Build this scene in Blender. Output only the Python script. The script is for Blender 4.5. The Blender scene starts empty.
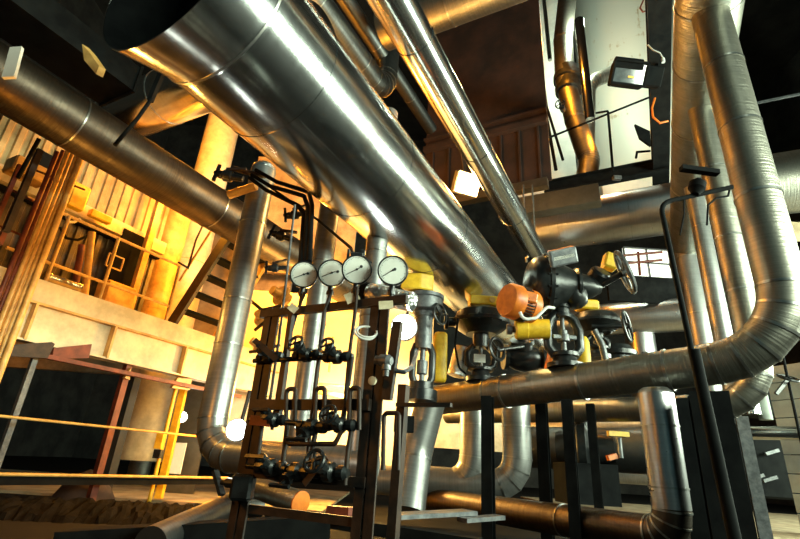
import bpy, bmesh, math, random
from mathutils import Vector, Matrix
random.seed(7)
SC = bpy.context.scene
COL = SC.collection
PI = math.pi
V = Vector

# ------------------------------------------------------------------ materials
def new_mat(name):
    m = bpy.data.materials.new(name); m.use_nodes = True
    nt = m.node_tree
    b = nt.nodes['Principled BSDF']
    return m, nt, b

def ramp(nt, fac, stops):
    r = nt.nodes.new('ShaderNodeValToRGB')
    els = r.color_ramp.elements
    while len(els) < len(stops): els.new(0.5)
    for e, (p, c) in zip(els, stops):
        e.position = p; e.color = (c[0], c[1], c[2], 1)
    nt.links.new(fac, r.inputs['Fac'])
    return r.outputs['Color']

def noise(nt, coord, scale, detail=4, rough=0.55):
    n = nt.nodes.new('ShaderNodeTexNoise')
    n.inputs['Scale'].default_value = scale; n.inputs['Detail'].default_value = detail
    n.inputs['Roughness'].default_value = rough
    nt.links.new(coord, n.inputs['Vector'])
    return n.outputs['Fac']

def mapped(nt, kind, scale):
    t = nt.nodes.new('ShaderNodeTexCoord'); mp = nt.nodes.new('ShaderNodeMapping')
    mp.inputs['Scale'].default_value = scale
    nt.links.new(t.outputs[kind], mp.inputs['Vector'])
    return mp.outputs['Vector']

def bump(nt, b, h, strength, dist=0.01):
    n = nt.nodes.new('ShaderNodeBump')
    n.inputs['Strength'].default_value = strength; n.inputs['Distance'].default_value = dist
    nt.links.new(h, n.inputs['Height']); nt.links.new(n.outputs['Normal'], b.inputs['Normal'])

def cladding(name, lo, hi, r0, r1, wrap=0.25, dent=0.0, metal=1.0):
    """sheet metal jacket: fine wraps round the pipe (UV: u round, v along, in metres), blotchy weathering"""
    m, nt, b = new_mat(name)
    uv = mapped(nt, 'UV', (1.2, 42, 1)); ob = mapped(nt, 'Object', (1, 1, 1))
    f = noise(nt, uv, 1.0, 3); g = noise(nt, ob, 2.6, 6, 0.65)
    mx = nt.nodes.new('ShaderNodeMath'); mx.operation = 'MULTIPLY_ADD'
    nt.links.new(f, mx.inputs[0]); mx.inputs[1].default_value = 0.35
    sc = nt.nodes.new('ShaderNodeMath'); sc.operation = 'MULTIPLY'; sc.inputs[1].default_value = 0.7
    nt.links.new(g, sc.inputs[0]); nt.links.new(sc.outputs[0], mx.inputs[2])
    nt.links.new(ramp(nt, mx.outputs[0], [(0.28, lo), (0.72, hi)]), b.inputs['Base Color'])
    nt.links.new(ramp(nt, mx.outputs[0], [(0.28, (r1,) * 3), (0.72, (r0,) * 3)]), b.inputs['Roughness'])
    b.inputs['Metallic'].default_value = metal
    if dent:
        d = noise(nt, ob, 7.0, 3)
        ad = nt.nodes.new('ShaderNodeMath'); ad.operation = 'MULTIPLY_ADD'
        nt.links.new(d, ad.inputs[0]); ad.inputs[1].default_value = dent; nt.links.new(f, ad.inputs[2])
        bump(nt, b, ad.outputs[0], wrap, 0.02)
    else:
        bump(nt, b, f, wrap, 0.006)
    return m

def paint(name, c0, c1, rough=0.5, metal=0.0, scale=6, bmp=0.1, spec=0.5):
    m, nt, b = new_mat(name)
    ob = mapped(nt, 'Object', (1, 1, 1))
    g = noise(nt, ob, scale, 6, 0.65)
    nt.links.new(ramp(nt, g, [(0.38, c0), (0.62, c1)]), b.inputs['Base Color'])
    b.inputs['Roughness'].default_value = rough; b.inputs['Metallic'].default_value = metal
    b.inputs['Specular IOR Level'].default_value = spec
    if bmp: bump(nt, b, g, bmp, 0.02)
    return m

def glow(name, col, strength):
    m, nt, b = new_mat(name)
    b.inputs['Base Color'].default_value = (*col, 1)
    b.inputs['Emission Color'].default_value = (*col, 1); b.inputs['Emission Strength'].default_value = strength
    return m

def stained(name, base, stain, dark):
    """pale painted plate with brown run-off streaks"""
    m, nt, b = new_mat(name)
    ob = mapped(nt, 'Object', (3.0, 3.0, 0.5)); o2 = mapped(nt, 'Object', (1, 1, 2.2))
    g = noise(nt, ob, 1.4, 6, 0.6); h = noise(nt, o2, 0.9, 5, 0.7)
    a = nt.nodes.new('ShaderNodeMath'); a.operation = 'MULTIPLY'
    nt.links.new(g, a.inputs[0]); nt.links.new(h, a.inputs[1])
    nt.links.new(ramp(nt, a.outputs[0], [(0.09, dark), (0.13, stain), (0.18, base)]), b.inputs['Base Color'])
    b.inputs['Roughness'].default_value = 0.5
    return m

MT = {
    'bright': cladding('aluminium_jacket', (0.36, 0.37, 0.37), (0.62, 0.63, 0.62), 0.14, 0.24, 0.05),
    'dull': cladding('weathered_jacket', (0.15, 0.148, 0.13), (0.35, 0.335, 0.28), 0.36, 0.52, 0.3, 0.3),
    'dark': cladding('dark_jacket', (0.08, 0.085, 0.085), (0.20, 0.20, 0.19), 0.35, 0.5, 0.2),
    'satin': cladding('satin_jacket', (0.34, 0.34, 0.34), (0.58, 0.58, 0.58), 0.26, 0.38, 0.06),
    'galv': cladding('galvanised_jacket', (0.17, 0.17, 0.165), (0.36, 0.36, 0.345), 0.30, 0.46, 0.12, 0.0, 0.75),
    'rusty': cladding('stained_jacket', (0.045, 0.035, 0.028), (0.12, 0.095, 0.07), 0.36, 0.5, 0.25, 0.3),
    'wrap': cladding('wrapped_jacket', (0.13, 0.13, 0.11), (0.30, 0.295, 0.25), 0.38, 0.58, 0.6, 1.2),
    'foil': cladding('crumpled_foil', (0.45, 0.45, 0.44), (0.8, 0.8, 0.78), 0.25, 0.45, 0.9, 4.0),
    'band': paint('steel_band', (0.30, 0.30, 0.28), (0.5, 0.5, 0.47), 0.32, 1.0, 8, 0.0),
    'iron': paint('black_cast_iron', (0.006, 0.007, 0.0075), (0.018, 0.020, 0.020), 0.30, 0.0, 9, 0.2, 0.42),
    'greyiron': paint('grey_cast_iron', (0.08, 0.085, 0.09), (0.17, 0.175, 0.18), 0.42, 0.4, 12, 0.2),
    'steel': paint('brown_steel', (0.012, 0.008, 0.006), (0.045, 0.024, 0.014), 0.55, 0.2, 8, 0.2),
    'black': paint('black_steel', (0.003, 0.0035, 0.004), (0.007, 0.008, 0.008), 0.8, 0.0, 5, 0.1, 0.08),
    'red': paint('red_oxide_steel', (0.09, 0.018, 0.008), (0.19, 0.04, 0.016), 0.55, 0.1, 6, 0.1),
    'yellow': paint('yellow_paint', (0.62, 0.36, 0.015), (0.80, 0.52, 0.03), 0.42, 0.0, 9, 0.05),
    'orange': paint('orange_paint', (0.52, 0.12, 0.012), (0.72, 0.20, 0.02), 0.4, 0.0, 9, 0.05),
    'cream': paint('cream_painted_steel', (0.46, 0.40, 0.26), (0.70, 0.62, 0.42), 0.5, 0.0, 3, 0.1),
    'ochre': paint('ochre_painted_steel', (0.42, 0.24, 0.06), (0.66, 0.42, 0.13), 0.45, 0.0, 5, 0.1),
    'sheet': paint('corrugated_sheet', (0.26, 0.17, 0.06), (0.46, 0.33, 0.14), 0.5, 0.1, 2.2, 0.05),  # ochre base colour takes over part of the amber lamplight
    'shadesheet': paint('shaded_corrugated_sheet', (0.03, 0.028, 0.024), (0.11, 0.085, 0.05), 0.45, 0.2, 3.0, 0.05),  # same booth sheet, with the shade below the sill put into its colour
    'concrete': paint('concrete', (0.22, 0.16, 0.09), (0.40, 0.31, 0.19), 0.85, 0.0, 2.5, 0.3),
    'block': paint('block_wall_paint', (0.22, 0.24, 0.22), (0.34, 0.37, 0.33), 0.8, 0.0, 1.2, 0.05),
    'pale': paint('pale_wall_paint', (0.60, 0.60, 0.54), (0.78, 0.78, 0.70), 0.7, 0.0, 0.9, 0.05),
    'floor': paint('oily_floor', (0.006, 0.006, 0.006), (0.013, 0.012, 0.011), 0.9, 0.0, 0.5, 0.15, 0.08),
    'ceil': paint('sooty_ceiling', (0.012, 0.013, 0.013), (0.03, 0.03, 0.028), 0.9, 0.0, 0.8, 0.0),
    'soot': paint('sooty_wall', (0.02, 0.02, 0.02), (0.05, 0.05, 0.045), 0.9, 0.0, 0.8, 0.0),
    'rubble': paint('dark_rubble', (0.002, 0.002, 0.002), (0.007, 0.006, 0.005), 0.95, 0.0, 6, 0.6, 0.05),
    'brown': paint('brown_plate', (0.014, 0.007, 0.005), (0.034, 0.015, 0.010), 0.7, 0.0, 1.5, 0.1),
    'dial': paint('dial_enamel', (0.80, 0.82, 0.74), (0.88, 0.90, 0.82), 0.45, 0.0, 14, 0.0),
    'ink': paint('dial_ink', (0.01, 0.01, 0.01), (0.02, 0.02, 0.02), 0.5, 0, 5, 0),
    'tag': paint('paper_tag', (0.50, 0.42, 0.26), (0.66, 0.58, 0.40), 0.8, 0.0, 20, 0.0),
    'cable': paint('white_cable', (0.62, 0.62, 0.58), (0.75, 0.75, 0.70), 0.5, 0, 5, 0),
    'glass': paint('lens_glass', (0.05, 0.06, 0.065), (0.10, 0.11, 0.115), 0.08, 0.0, 3, 0.0, 1.0),
    'tank': stained('stained_tank_paint', (0.74, 0.75, 0.66), (0.50, 0.40, 0.24), (0.22, 0.13, 0.06)),
    'coolglow': glow('cool_lamp_glass', (0.93, 1.0, 0.90), 16),
    'warmglow': glow('warm_lamp_glass', (1.0, 0.62, 0.22), 40),
    'dayglow': glow('daylit_pane', (0.95, 1.0, 0.86), 1.3),
}

# ------------------------------------------------------------------ objects
def thing(name, label, cat, loc=(0, 0, 0), group=None, rotz=0.0):
    o = bpy.data.objects.new(name, None); COL.objects.link(o)
    o.empty_display_size = 0.1
    o.location = loc; o.rotation_euler = (0, 0, rotz)
    return tag(o, label, cat, group)

def tag(o, label, cat, group=None, kind=None):
    o['label'] = label; o['category'] = cat
    if group: o['group'] = group
    if kind: o['kind'] = kind
    return o

def root_loc(p):
    while p.parent: p = p.parent
    return p.location.copy()

def obj(name, bm, mat, parent=None, smooth=None):
    """one mesh object; bm in world space is moved into its thing's frame"""
    if parent is not None:
        bmesh.ops.translate(bm, verts=bm.verts, vec=-root_loc(parent))
    bmesh.ops.recalc_face_normals(bm, faces=bm.faces)
    if smooth is not None:
        for f in bm.faces: f.smooth = True
        for e in bm.edges:
            if len(e.link_faces) == 2 and e.calc_face_angle(0) > math.radians(smooth): e.smooth = False
    me = bpy.data.meshes.new(name); bm.to_mesh(me); bm.free()
    me.materials.append(MT[mat])
    o = bpy.data.objects.new(name, me); COL.objects.link(o)
    if parent is not None: o.parent = parent
    return o

def solo(name, bm, mat, label, cat, group=None, smooth=None, kind=None):
    """a thing that is one mesh; its origin goes to its own middle"""
    c = sum((v.co for v in bm.verts), V()) / len(bm.verts)
    bmesh.ops.translate(bm, verts=bm.verts, vec=-c)
    o = obj(name, bm, mat, None, smooth); o.location = c
    return tag(o, label, cat, group, kind)

def struct(name, bm, mat, smooth=None):
    o = obj(name, bm, mat, None, smooth); o['kind'] = 'structure'; return o

def BM(): return bmesh.new()

def frame(d, up=None):
    d = V(d).normalized()
    u = V(up) if up is not None else (V((0, 0, 1)) if abs(d.z) < 0.95 else V((1, 0, 0)))
    x = u.cross(d)
    if x.length < 1e-6: x = V((1, 0, 0)).cross(d)
    x.normalize(); y = d.cross(x).normalized()
    return x, y, d

def box(bm, c, s, R=None):
    M = Matrix.Translation(V(c)) @ (R.to_4x4() if R else Matrix.Identity(4)) @ Matrix.Diagonal((*s, 1))
    return bmesh.ops.create_cube(bm, size=1, matrix=M)['verts']

def bevel(bm, w, seg=1):
    bmesh.ops.bevel(bm, geom=list(bm.edges), offset=w, segments=seg, affect='EDGES', profile=0.5)

def beam(bm, p0, p1, w, h, up=None):
    """bar from p0 to p1, w across, h along its own up"""
    p0 = V(p0); p1 = V(p1); x, y, d = frame(p1 - p0, up)
    R = Matrix((x, y, d)).transposed()
    box(bm, (p0 + p1) / 2, (w, h, (p1 - p0).length), R)

def ibeam(bm, p0, p1, w, h, t, up=None):
    p0 = V(p0); p1 = V(p1); x, y, d = frame(p1 - p0, up)
    beam(bm, p0, p1, t, h - 2 * t, y)
    for s in (-1, 1):
        o = y * s * (h - t) / 2
        beam(bm, p0 + o, p1 + o, w, t, y)

def tube(bm, pts, r, n=16, caps=True, rings=None):
    """swept tube with mitred rings; r may be one radius per point; UV in metres"""
    pts = [V(p) for p in pts]; N = len(pts)
    rr = r if isinstance(r, (list, tuple)) else [r] * N
    uvl = bm.loops.layers.uv.verify()
    x, y, d = frame(pts[1] - pts[0]); prev = d; loops = []; s = 0.0; ss = []
    for i, p in enumerate(pts):
        if i: s += (p - pts[i - 1]).length
        ss.append(s)
        a = (pts[i] - pts[i - 1]).normalized() if i else (pts[1] - pts[0]).normalized()
        b = (pts[i + 1] - pts[i]).normalized() if i < N - 1 else a
        q = prev.rotation_difference(a); x = q @ x; y = q @ y; prev = a
        t = (a + b).normalized() if (a + b).length > 1e-6 else a
        ring = []
        for k in range(n):
            an = 2 * PI * k / n
            off = (x * math.cos(an) + y * math.sin(an)) * rr[i]
            den = a.dot(t)
            off = off - a * (off.dot(t) / max(den, 0.3))      # slide along the segment into the mitre plane
            ring.append(bm.verts.new(p + off))
        loops.append(ring)
        q = a.rotation_difference(b); x = q @ x; y = q @ y; prev = b
    for i in range(N - 1):
        for k in range(n):
            k2 = (k + 1) % n
            f = bm.faces.new((loops[i][k], loops[i][k2], loops[i + 1][k2], loops[i + 1][k]))
            R0 = max(rr[i], rr[i + 1])
            for l, (u, v) in zip(f.loops, ((k, i), (k + 1, i), (k + 1, i + 1), (k, i + 1))):
                l[uvl].uv = (u / n * 2 * PI * R0, ss[v])
    if caps:
        for ring in (loops[0], loops[-1]):
            f = bm.faces.new(ring)
            for l in f.loops: l[uvl].uv = (0.1, 0.1)
    return loops

def lathe(bm, o, d, prof, n=24, up=None):
    """prof: (distance along d, radius)"""
    o = V(o); x, y, d = frame(d, up); uvl = bm.loops.layers.uv.verify(); rings = []
    for (h, r) in prof:
        if r < 1e-6: rings.append([bm.verts.new(o + d * h)])
        else: rings.append([bm.verts.new(o + d * h + (x * math.cos(2 * PI * k / n) + y * math.sin(2 * PI * k / n)) * r) for k in range(n)])
    for i in range(len(rings) - 1):
        A, B = rings[i], rings[i + 1]
        if len(A) == 1 and len(B) == 1: continue
        for k in range(n):
            k2 = (k + 1) % n
            if len(A) == 1: f = bm.faces.new((A[0], B[k2], B[k]))
            elif len(B) == 1: f = bm.faces.new((A[k], A[k2], B[0]))
            else: f = bm.faces.new((A[k], A[k2], B[k2], B[k]))
            for l in f.loops: l[uvl].uv = (k / n, prof[i][0])
    for ring in (rings[0], rings[-1]):
        if len(ring) > 1: bm.faces.new(ring)

def torus(bm, c, d, R, r, n=32, m=8):
    c = V(c); x, y, d = frame(d); vs = []
    for i in range(n):
        a = 2 * PI * i / n; e = x * math.cos(a) + y * math.sin(a)
        vs.append([bm.verts.new(c + e * (R + r * math.cos(2 * PI * j / m)) + d * (r * math.sin(2 * PI * j / m))) for j in range(m)])
    for i in range(n):
        for j in range(m):
            bm.faces.new((vs[i][j], vs[(i + 1) % n][j], vs[(i + 1) % n][(j + 1) % m], vs[i][(j + 1) % m]))

def hoop(bm, c, d, R, w, t, n=40):
    """flat strap round a pipe: w wide, t proud"""
    lathe_open = [(-w / 2, R - 0.004), (-w / 2, R + t), (w / 2, R + t), (w / 2, R - 0.004), (-w / 2, R - 0.004)]
    c = V(c); x, y, d = frame(d); rings = []
    for (h, r) in lathe_open[:4]:
        rings.append([bm.verts.new(c + d * h + (x * math.cos(2 * PI * k / n) + y * math.sin(2 * PI * k / n)) * r) for k in range(n)])
    for i in range(4):
        for k in range(n):
            bm.faces.new((rings[i][k], rings[i][(k + 1) % n], rings[(i + 1) % 4][(k + 1) % n], rings[(i + 1) % 4][k]))

def fillet(pts, rad, seg):
    """polyline with its corners turned into gored bends; returns points and the gore stations"""
    pts = [V(p) for p in pts]; out = [pts[0]]; gores = []
    for i in range(1, len(pts) - 1):
        a = (pts[i - 1] - pts[i]).normalized(); b = (pts[i + 1] - pts[i]).normalized()
        ang = a.angle(b)
        R = rad[i - 1] if isinstance(rad, (list, tuple)) else rad
        t = R / math.tan(ang / 2); t = min(t, (pts[i - 1] - pts[i]).length * 0.95, (pts[i + 1] - pts[i]).length * 0.95)
        R = t * math.tan(ang / 2)
        c = pts[i] + (a + b).normalized() * (R / math.sin(ang / 2))
        s0 = pts[i] + a * t - c; s1 = pts[i] + b * t - c
        ax = s0.cross(s1).normalized(); tot = s0.angle(s1)
        for k in range(seg + 1):
            q = c + Matrix.Rotation(tot * k / seg, 3, ax) @ s0
            out.append(q); gores.append(len(out) - 1)
    out.append(pts[-1]); return out, gores

def pipe(name, label, pts, r, mat='bright', rad=0.5, seg=4, bands=(), group=None, n=40, cat='pipe', bandw=0.03, gore_bands=True, bandmat='band'):
    """a jacketed pipe run: the jacket, with a strap at each listed distance and one at each bend gore"""
    P, G = fillet(pts, rad, seg) if len(pts) > 2 else ([V(p) for p in pts], [])
    bm = BM(); tube(bm, P, r, n)
    o = solo(name, bm, mat, label, cat, group, smooth=14 if G else 40)
    L = [0.0]
    for i in range(1, len(P)): L.append(L[-1] + (P[i] - P[i - 1]).length)
    st = []
    for s in bands:
        for i in range(1, len(P)):
            if L[i - 1] <= s < L[i]:
                d = (P[i] - P[i - 1]).normalized(); st.append((P[i - 1] + d * (s - L[i - 1]), d)); break
    if gore_bands:
        for g in G:
            d = ((P[g] - P[g - 1]).normalized() + (P[g + 1] - P[g]).normalized()).normalized(); st.append((P[g], d))
    for c, d in st:
        b = BM(); hoop(b, c, d, r * 1.004, bandw, 0.006, n); obj('joint_band', b, bandmat, o, 40)
    return o

def fix_child_frames():
    pass

def every(step, L, start=0.4):
    s = start; out = []
    while s < L - 0.2: out.append(s); s += step
    return out

def wheel(name, parent, c, axis, R, mat='iron', spokes=5, rim=0.12, up=None):
    """spoked handwheel on its hub"""
    bm = BM(); torus(bm, c, axis, R, R * rim, 32, 8)
    x, y, d = frame(axis)
    for k in range(spokes):
        a = 2 * PI * k / spokes + 0.3
        tube(bm, [V(c), V(c) + (x * math.cos(a) + y * math.sin(a)) * R], R * rim * 0.7, 8)
    lathe(bm, V(c) - d * R * 0.16, d, [(0, R * 0.2), (R * 0.36, R * 0.2)], 16)
    return obj(name, bm, mat, parent, 35)

D1 = V((0.4743, 0.8804, 0)); D2 = V((0.8804, -0.4743, 0)); UP = V((0, 0, 1)); HD = V((0.7283, -0.6823, 0.0631))

# ------------------------------------------------------------------ the hall
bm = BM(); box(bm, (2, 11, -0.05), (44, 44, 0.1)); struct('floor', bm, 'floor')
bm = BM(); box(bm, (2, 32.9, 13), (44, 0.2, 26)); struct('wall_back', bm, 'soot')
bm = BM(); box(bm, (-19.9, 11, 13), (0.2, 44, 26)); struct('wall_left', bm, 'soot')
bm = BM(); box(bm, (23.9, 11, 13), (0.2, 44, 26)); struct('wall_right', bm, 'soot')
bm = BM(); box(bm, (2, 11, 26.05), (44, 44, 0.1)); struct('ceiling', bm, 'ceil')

# ------------------------------------------------------------------ overhead pipes
a, b = ((-1.2172, 2.1893, 3.2259), (2.5062, 9.1, 3.2259)); a = V(a); b = V(b)
bm = BM(); tube(bm, [a, b], 0.5, 96)
big = solo('steam_main', bm, 'bright', 'fattest bright aluminium jacketed pipe crossing diagonally overhead above the gauges', 'pipe', None, 40)
for t in (0.55, 1.75, 3.15, 4.7, 6.2, 7.4):
    q = BM(); hoop(q, a + D1 * t, D1, 0.501, 0.012, 0.003, 96); obj('jacket_seam', q, 'bright', big, 40)
q = BM()
x_, y_, d_ = frame(D1)
for (t0, t1, ang) in ((0.55, 1.75, -62), (1.75, 3.15, -50), (3.15, 4.7, -66), (4.7, 6.2, -55)):
    e = D2 * math.cos(math.radians(ang)) + UP * math.sin(math.radians(ang)); e2 = D2 * math.cos(math.radians(ang - 140)) + UP * math.sin(math.radians(ang - 140))
    for f in (e, e2): beam(q, a + D1 * t0 + f * 0.5, a + D1 * t1 + f * 0.5, 0.014, 0.008, f)
obj('lap_seam', q, 'bright', big)
# flared open end of the jacket
q = BM(); n = 64
x_, y_, d_ = frame(D1); c0 = a + D1 * 0.02; c1 = a - D1 * 0.36
prof = [(c0, 0.502), (c0 - D1 * 0.08, 0.508), (c1, 0.585), (c1, 0.575)]
rings = [[q.verts.new(c + (x_ * math.cos(2 * PI * k / n) + y_ * math.sin(2 * PI * k / n)) * r) for k in range(n)] for c, r in prof]
uvl = q.loops.layers.uv.verify()
for i in range(len(rings) - 1):
    for k in range(n):
        f = q.faces.new((rings[i][k], rings[i][(k + 1) % n], rings[i + 1][(k + 1) % n], rings[i + 1][k]))
        for l, (u, w_) in zip(f.loops, ((k, i), (k + 1, i), (k + 1, i + 1), (k, i + 1))): l[uvl].uv = (u * 0.05, w_ * 0.1)
obj('flared_end', q, 'bright', big, 30)
q = BM(); tube(q, [c1 + D1 * 0.002, c0 - D1 * 0.05, c0 + D1 * 0.0], [0.574, 0.47, 0.44], 64, False); obj('shade_lining', q, 'black', big, 40)  # added black sleeve, paints the shade inside the open mouth
q = BM(); hoop(q, a, D1, 0.503, 0.014, 0.004, 64); obj('jacket_seam', q, 'band', big, 40)
q = BM(); lathe(q, a - D1 * 0.02, -D1, [(0, 0.0), (0, 0.445), (0.02, 0.445), (0.02, 0.0)], 48); obj('shade_disc', q, 'black', big, 30)  # black disc standing in for the unlit depth of the hollow end

a, b = ((-0.5265, 2.5555, 4.6324), (3.9796, 10.9188, 4.6324))
pipe('condensate_pipe', 'slim bright jacketed pipe running beside the fattest overhead pipe, to its right', [a, b], 0.2, 'bright', bands=every(1.9, 9.5, 1.1), n=64, bandw=0.012, bandmat='bright')
a, b = ((-2.9333, 3.8523, 8.1065), (-0.6092, 8.166, 8.1065))
pipe('return_pipe', 'dark overhead pipe tucked against the upper side of the fattest pipe', [a, b, V(b) + V((0, 0, 3.0))], 0.27, 'dark', rad=0.55, seg=5, bands=every(1.5, 4.5, 0.9), n=48, bandw=0.02)
a, b = ((-2.9275, 3.8491, 9.0796), (0.5825, 10.3637, 9.0796))
pipe('drain_pipe', 'thin dark overhead pipe between the slim bright pipe and the dark one', [a, b], 0.16, 'dark', bands=every(1.7, 7.2, 1.0), n=40, bandw=0.02)

a, b = ((-0.6304, 6.9576, 8.6715), (1.7776, 5.6602, 8.6715))
pipe('top_cross_pipe', 'wide pipe crossing at the very top edge behind the slim bright pipe', [a, b], 0.4, 'dull', bands=(0.5, 1.4), n=56)
a, b = ((3.1726, 11.2965, 6.6684), (6.7503, 9.369, 6.6684))
pipe('cross_pipe', 'wide horizontal jacketed pipe behind the big black valve', [a, b], 0.6, 'satin', bands=(1.0, 2.6), n=64, bandw=0.016)
a, b = ((4.8038, 13.5565, 4.9095), (7.9581, 11.857, 4.9095))
pipe('low_cross_pipe', 'pale horizontal pipe behind the small spoked handwheel, under the wider cross pipe', [a, b], 0.45, 'satin', bands=(1.4,), n=56, bandw=0.012)
a, b = ((6.7494, 12.7955, 4.4826), (6.7494, 12.7955, 2.2172))
pipe('pale_riser', 'short pale vertical pipe below the cross pipes right of the handwheels', [a, b], 0.38, 'satin', bands=(0.8,), n=48, bandw=0.012)

a, b = ((-4.2784, 2.9867, 3.9024), (-0.2941, 10.3816, 3.9024))
lp = pipe('flue_pipe', 'dark grey pipe descending across the left side above the walkway', [a, b], 0.3, 'rusty', bands=(1.4, 3.36, 5.4), n=64, bandw=0.014)
a, b = ((-7.2912, 6.2002, 5.9106), (-5.4414, 9.6336, 5.9106))
pipe('eave_pipe', 'amber lit pipe just under the dark grey pipe at the left edge', [a, b], 0.22, 'rusty', bands=(1.0, 2.2), n=40, bandw=0.014)
a, b = ((-6.0452, 7.5238, 6.243), (-1.3333, 4.9851, 6.243))
pipe('amber_cross_pipe', 'wide amber lit pipe crossing behind the flared end of the fattest pipe', [a, b], 0.45, 'bright', bands=(0.9, 2.2), n=56, bandw=0.016)

# ------------------------------------------------------------------ right hand riser group
a, b = ((2.4182, 2.1049, 5.8717), (7.1614, 10.9084, 5.8717))
r1z = a[2]
pipe('main_riser', 'widest weathered overhead pipe at upper right from which the drop pipes hang', [a, b], 0.35, 'wrap', bands=(1.9, 2.9, 4.2, 6.0), n=64, bandw=0.03)
H1A = V((0.5731, 6.3151, 1.5213))
pdx = V((3.2837, 3.7832, 0.7))
c = H1A + HD * ((pdx.x - H1A.x) / HD.x)
hp = pipe('header_pipe', 'thick weathered pipe dropping at right and turning into the header under the black valves',
     [(pdx.x, pdx.y, r1z - 0.1), c, H1A], 0.182, 'dull', rad=0.62, seg=5,
     bands=(0.95, 1.75, 2.55), n=64, bandw=0.024)
for t in (0.78, 1.02, 1.93, 2.75):
    q = BM(); hoop(q, H1A + HD * t, HD, 0.184, 0.026, 0.009, 56); obj('joint_band', q, 'band', hp, 40)
q = BM(); lathe(q, H1A + HD * 0.01, -HD, [(0, 0.185), (0.02, 0.185), (0.05, 0.165), (0.07, 0.11), (0.08, 0)], 40); obj('end_cap', q, 'dull', hp, 30)
# second and third headers with their drops
pcx = (4.05, 5.24)
z2 = 1.5515
e2 = V((0.9431, 8.1506, 1.5828)); e2.z = z2
pipe('second_header_pipe', 'grey drop pipe curving under the thick header to run behind it on the right', [(pcx[0], pcx[1], r1z - 0.1), (pcx[0], pcx[1], z2), e2], 0.150, 'dull', rad=0.5, seg=5, bands=(1.2, 2.2, 2.9), n=56, bandw=0.022)
pex = (5.07, 7.13)
z3 = 1.5396
e3 = V((2.1725, 9.8443, 1.603)); e3.z = z3
pipe('third_header_pipe', 'lowest and farthest of the grey header pipes, with bright patches on its upright drop', [(pex[0], pex[1], r1z - 0.1), (pex[0], pex[1], z3), e3], 0.138, 'galv', rad=0.5, seg=5, bands=(1.0, 2.4, 3.3), n=48, bandw=0.02)
pb = V((6.55, 9.87, 0))
pipe('branch_drop_pipe', 'bright drop pipe with an amber reflection, leftmost of its group, behind the bent black pole', [(pb.x, pb.y, r1z - 0.1), (pb.x, pb.y, 0.9), V((pb.x, pb.y, 0.9)) - D2 * 2.5], 0.24, 'galv', rad=0.4, seg=4, bands=(0.25, 1.6, 2.9, 3.6), n=48, bandw=0.02)
# ------------------------------------------------------------------ upright pipes left of the header
c1 = V((-1.7736, 5.0727, 0.7))
zl = 0.6987
zt1 = 3.9931
LE = V((-0.1296, 4.187, 0.6928)); LE.z = zl
pipe('condensate_riser', 'silver upright pipe left of the gauge rack, elbowing into the low horizontal pipe', [(c1.x, c1.y, zt1), (c1.x, c1.y, zl), LE], 0.15, 'galv', rad=0.34, seg=4, bands=(0.75, 1.7, 2.2), n=48, bandw=0.014)
q = BM(); lathe(q, (c1.x, c1.y, zt1), UP, [(0, 0.15), (0.05, 0.14), (0.09, 0.10), (0.11, 0)], 40)
solo('riser_cap', q, 'foil', 'domed foil cap on top of the silver upright pipe left of the rack', 'cap', None, 30)
for (tok, r, nm, lb, zb) in (((-0.8047, 4.5682, 0.7), 0.11, 'feed_riser', 'upright pipe behind the first two gauges, amber on its left side', 0), ((-0.2404, 4.2348, 0.7), 0.104, 'feed_riser', 'upright pipe behind the rightmost gauges and the right rack post', 0)):
    pipe(nm, lb, [(tok[0], tok[1], 4.3), (tok[0], tok[1], zl + 0.1)], r, 'galv', bands=(0.8, 1.7, 2.35), n=40, bandw=0.012)
# bends behind the header
for (l_, r_, py, xl, lb) in (((1.157, 6.8745, 0.7), 0.19, 0.525, 1.6, 'gored elbow pipe turning left below the header, nearer the leaning pipe'),
                         ((1.7047, 6.724, 0.7), 0.19, 0.544, 1.3, 'gored elbow pipe turning left below the header, beside the dark support posts')):
    p = V((l_[0], l_[1], 0))
    pipe('elbow_pipe', lb, [(p.x, p.y, 1.75), (p.x, p.y, py), V((p.x, p.y, py)) - V((0.97, -0.24, 0)) * xl], r_, 'galv', rad=0.36, seg=4, bands=(0.45,), n=48, bandw=0.012, group='gored elbow pipes under the header')
pipe('leaning_pipe', 'leaning silver pipe running down from the left end of the header to the floor', [(0.4206, 5.35, 1.3719), (0.297, 5.4, 0.8265), (0.233, 5.2, 0.2999)], 0.165, 'galv', rad=0.5, seg=2, gore_bands=False, bands=(0.6,), n=48, bandw=0.014)
sp = V((2.3062, 4.2327, 0.7))
st = 1.426
sb = 0.32
lowe = V((0.5277, 7.1449, 0.32))
sp2 = V((sp.x, sp.y, sb))
stub = pipe('drop_stub', 'polished upright pipe hanging from the header at right', [(sp.x, sp.y, st), (sp.x, sp.y, sb + 0.2)], 0.146, 'satin', bands=(0.27, 0.75), n=56, bandw=0.014)
q = BM(); lathe(q, (sp.x, sp.y, st - 0.01), UP, [(0, 0.146), (0.035, 0.135), (0.06, 0.10), (0.07, 0)], 48); obj('saddle', q, 'satin', stub, 40)
pipe('floor_pipe', 'dark low pipe along the floor, elbowing up into the polished upright pipe', [(sp.x, sp.y, sb + 0.2), sp2, lowe], 0.143, 'rusty', rad=0.24, seg=4, bands=(1.2, 2.2), n=48, bandw=0.014)

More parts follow.
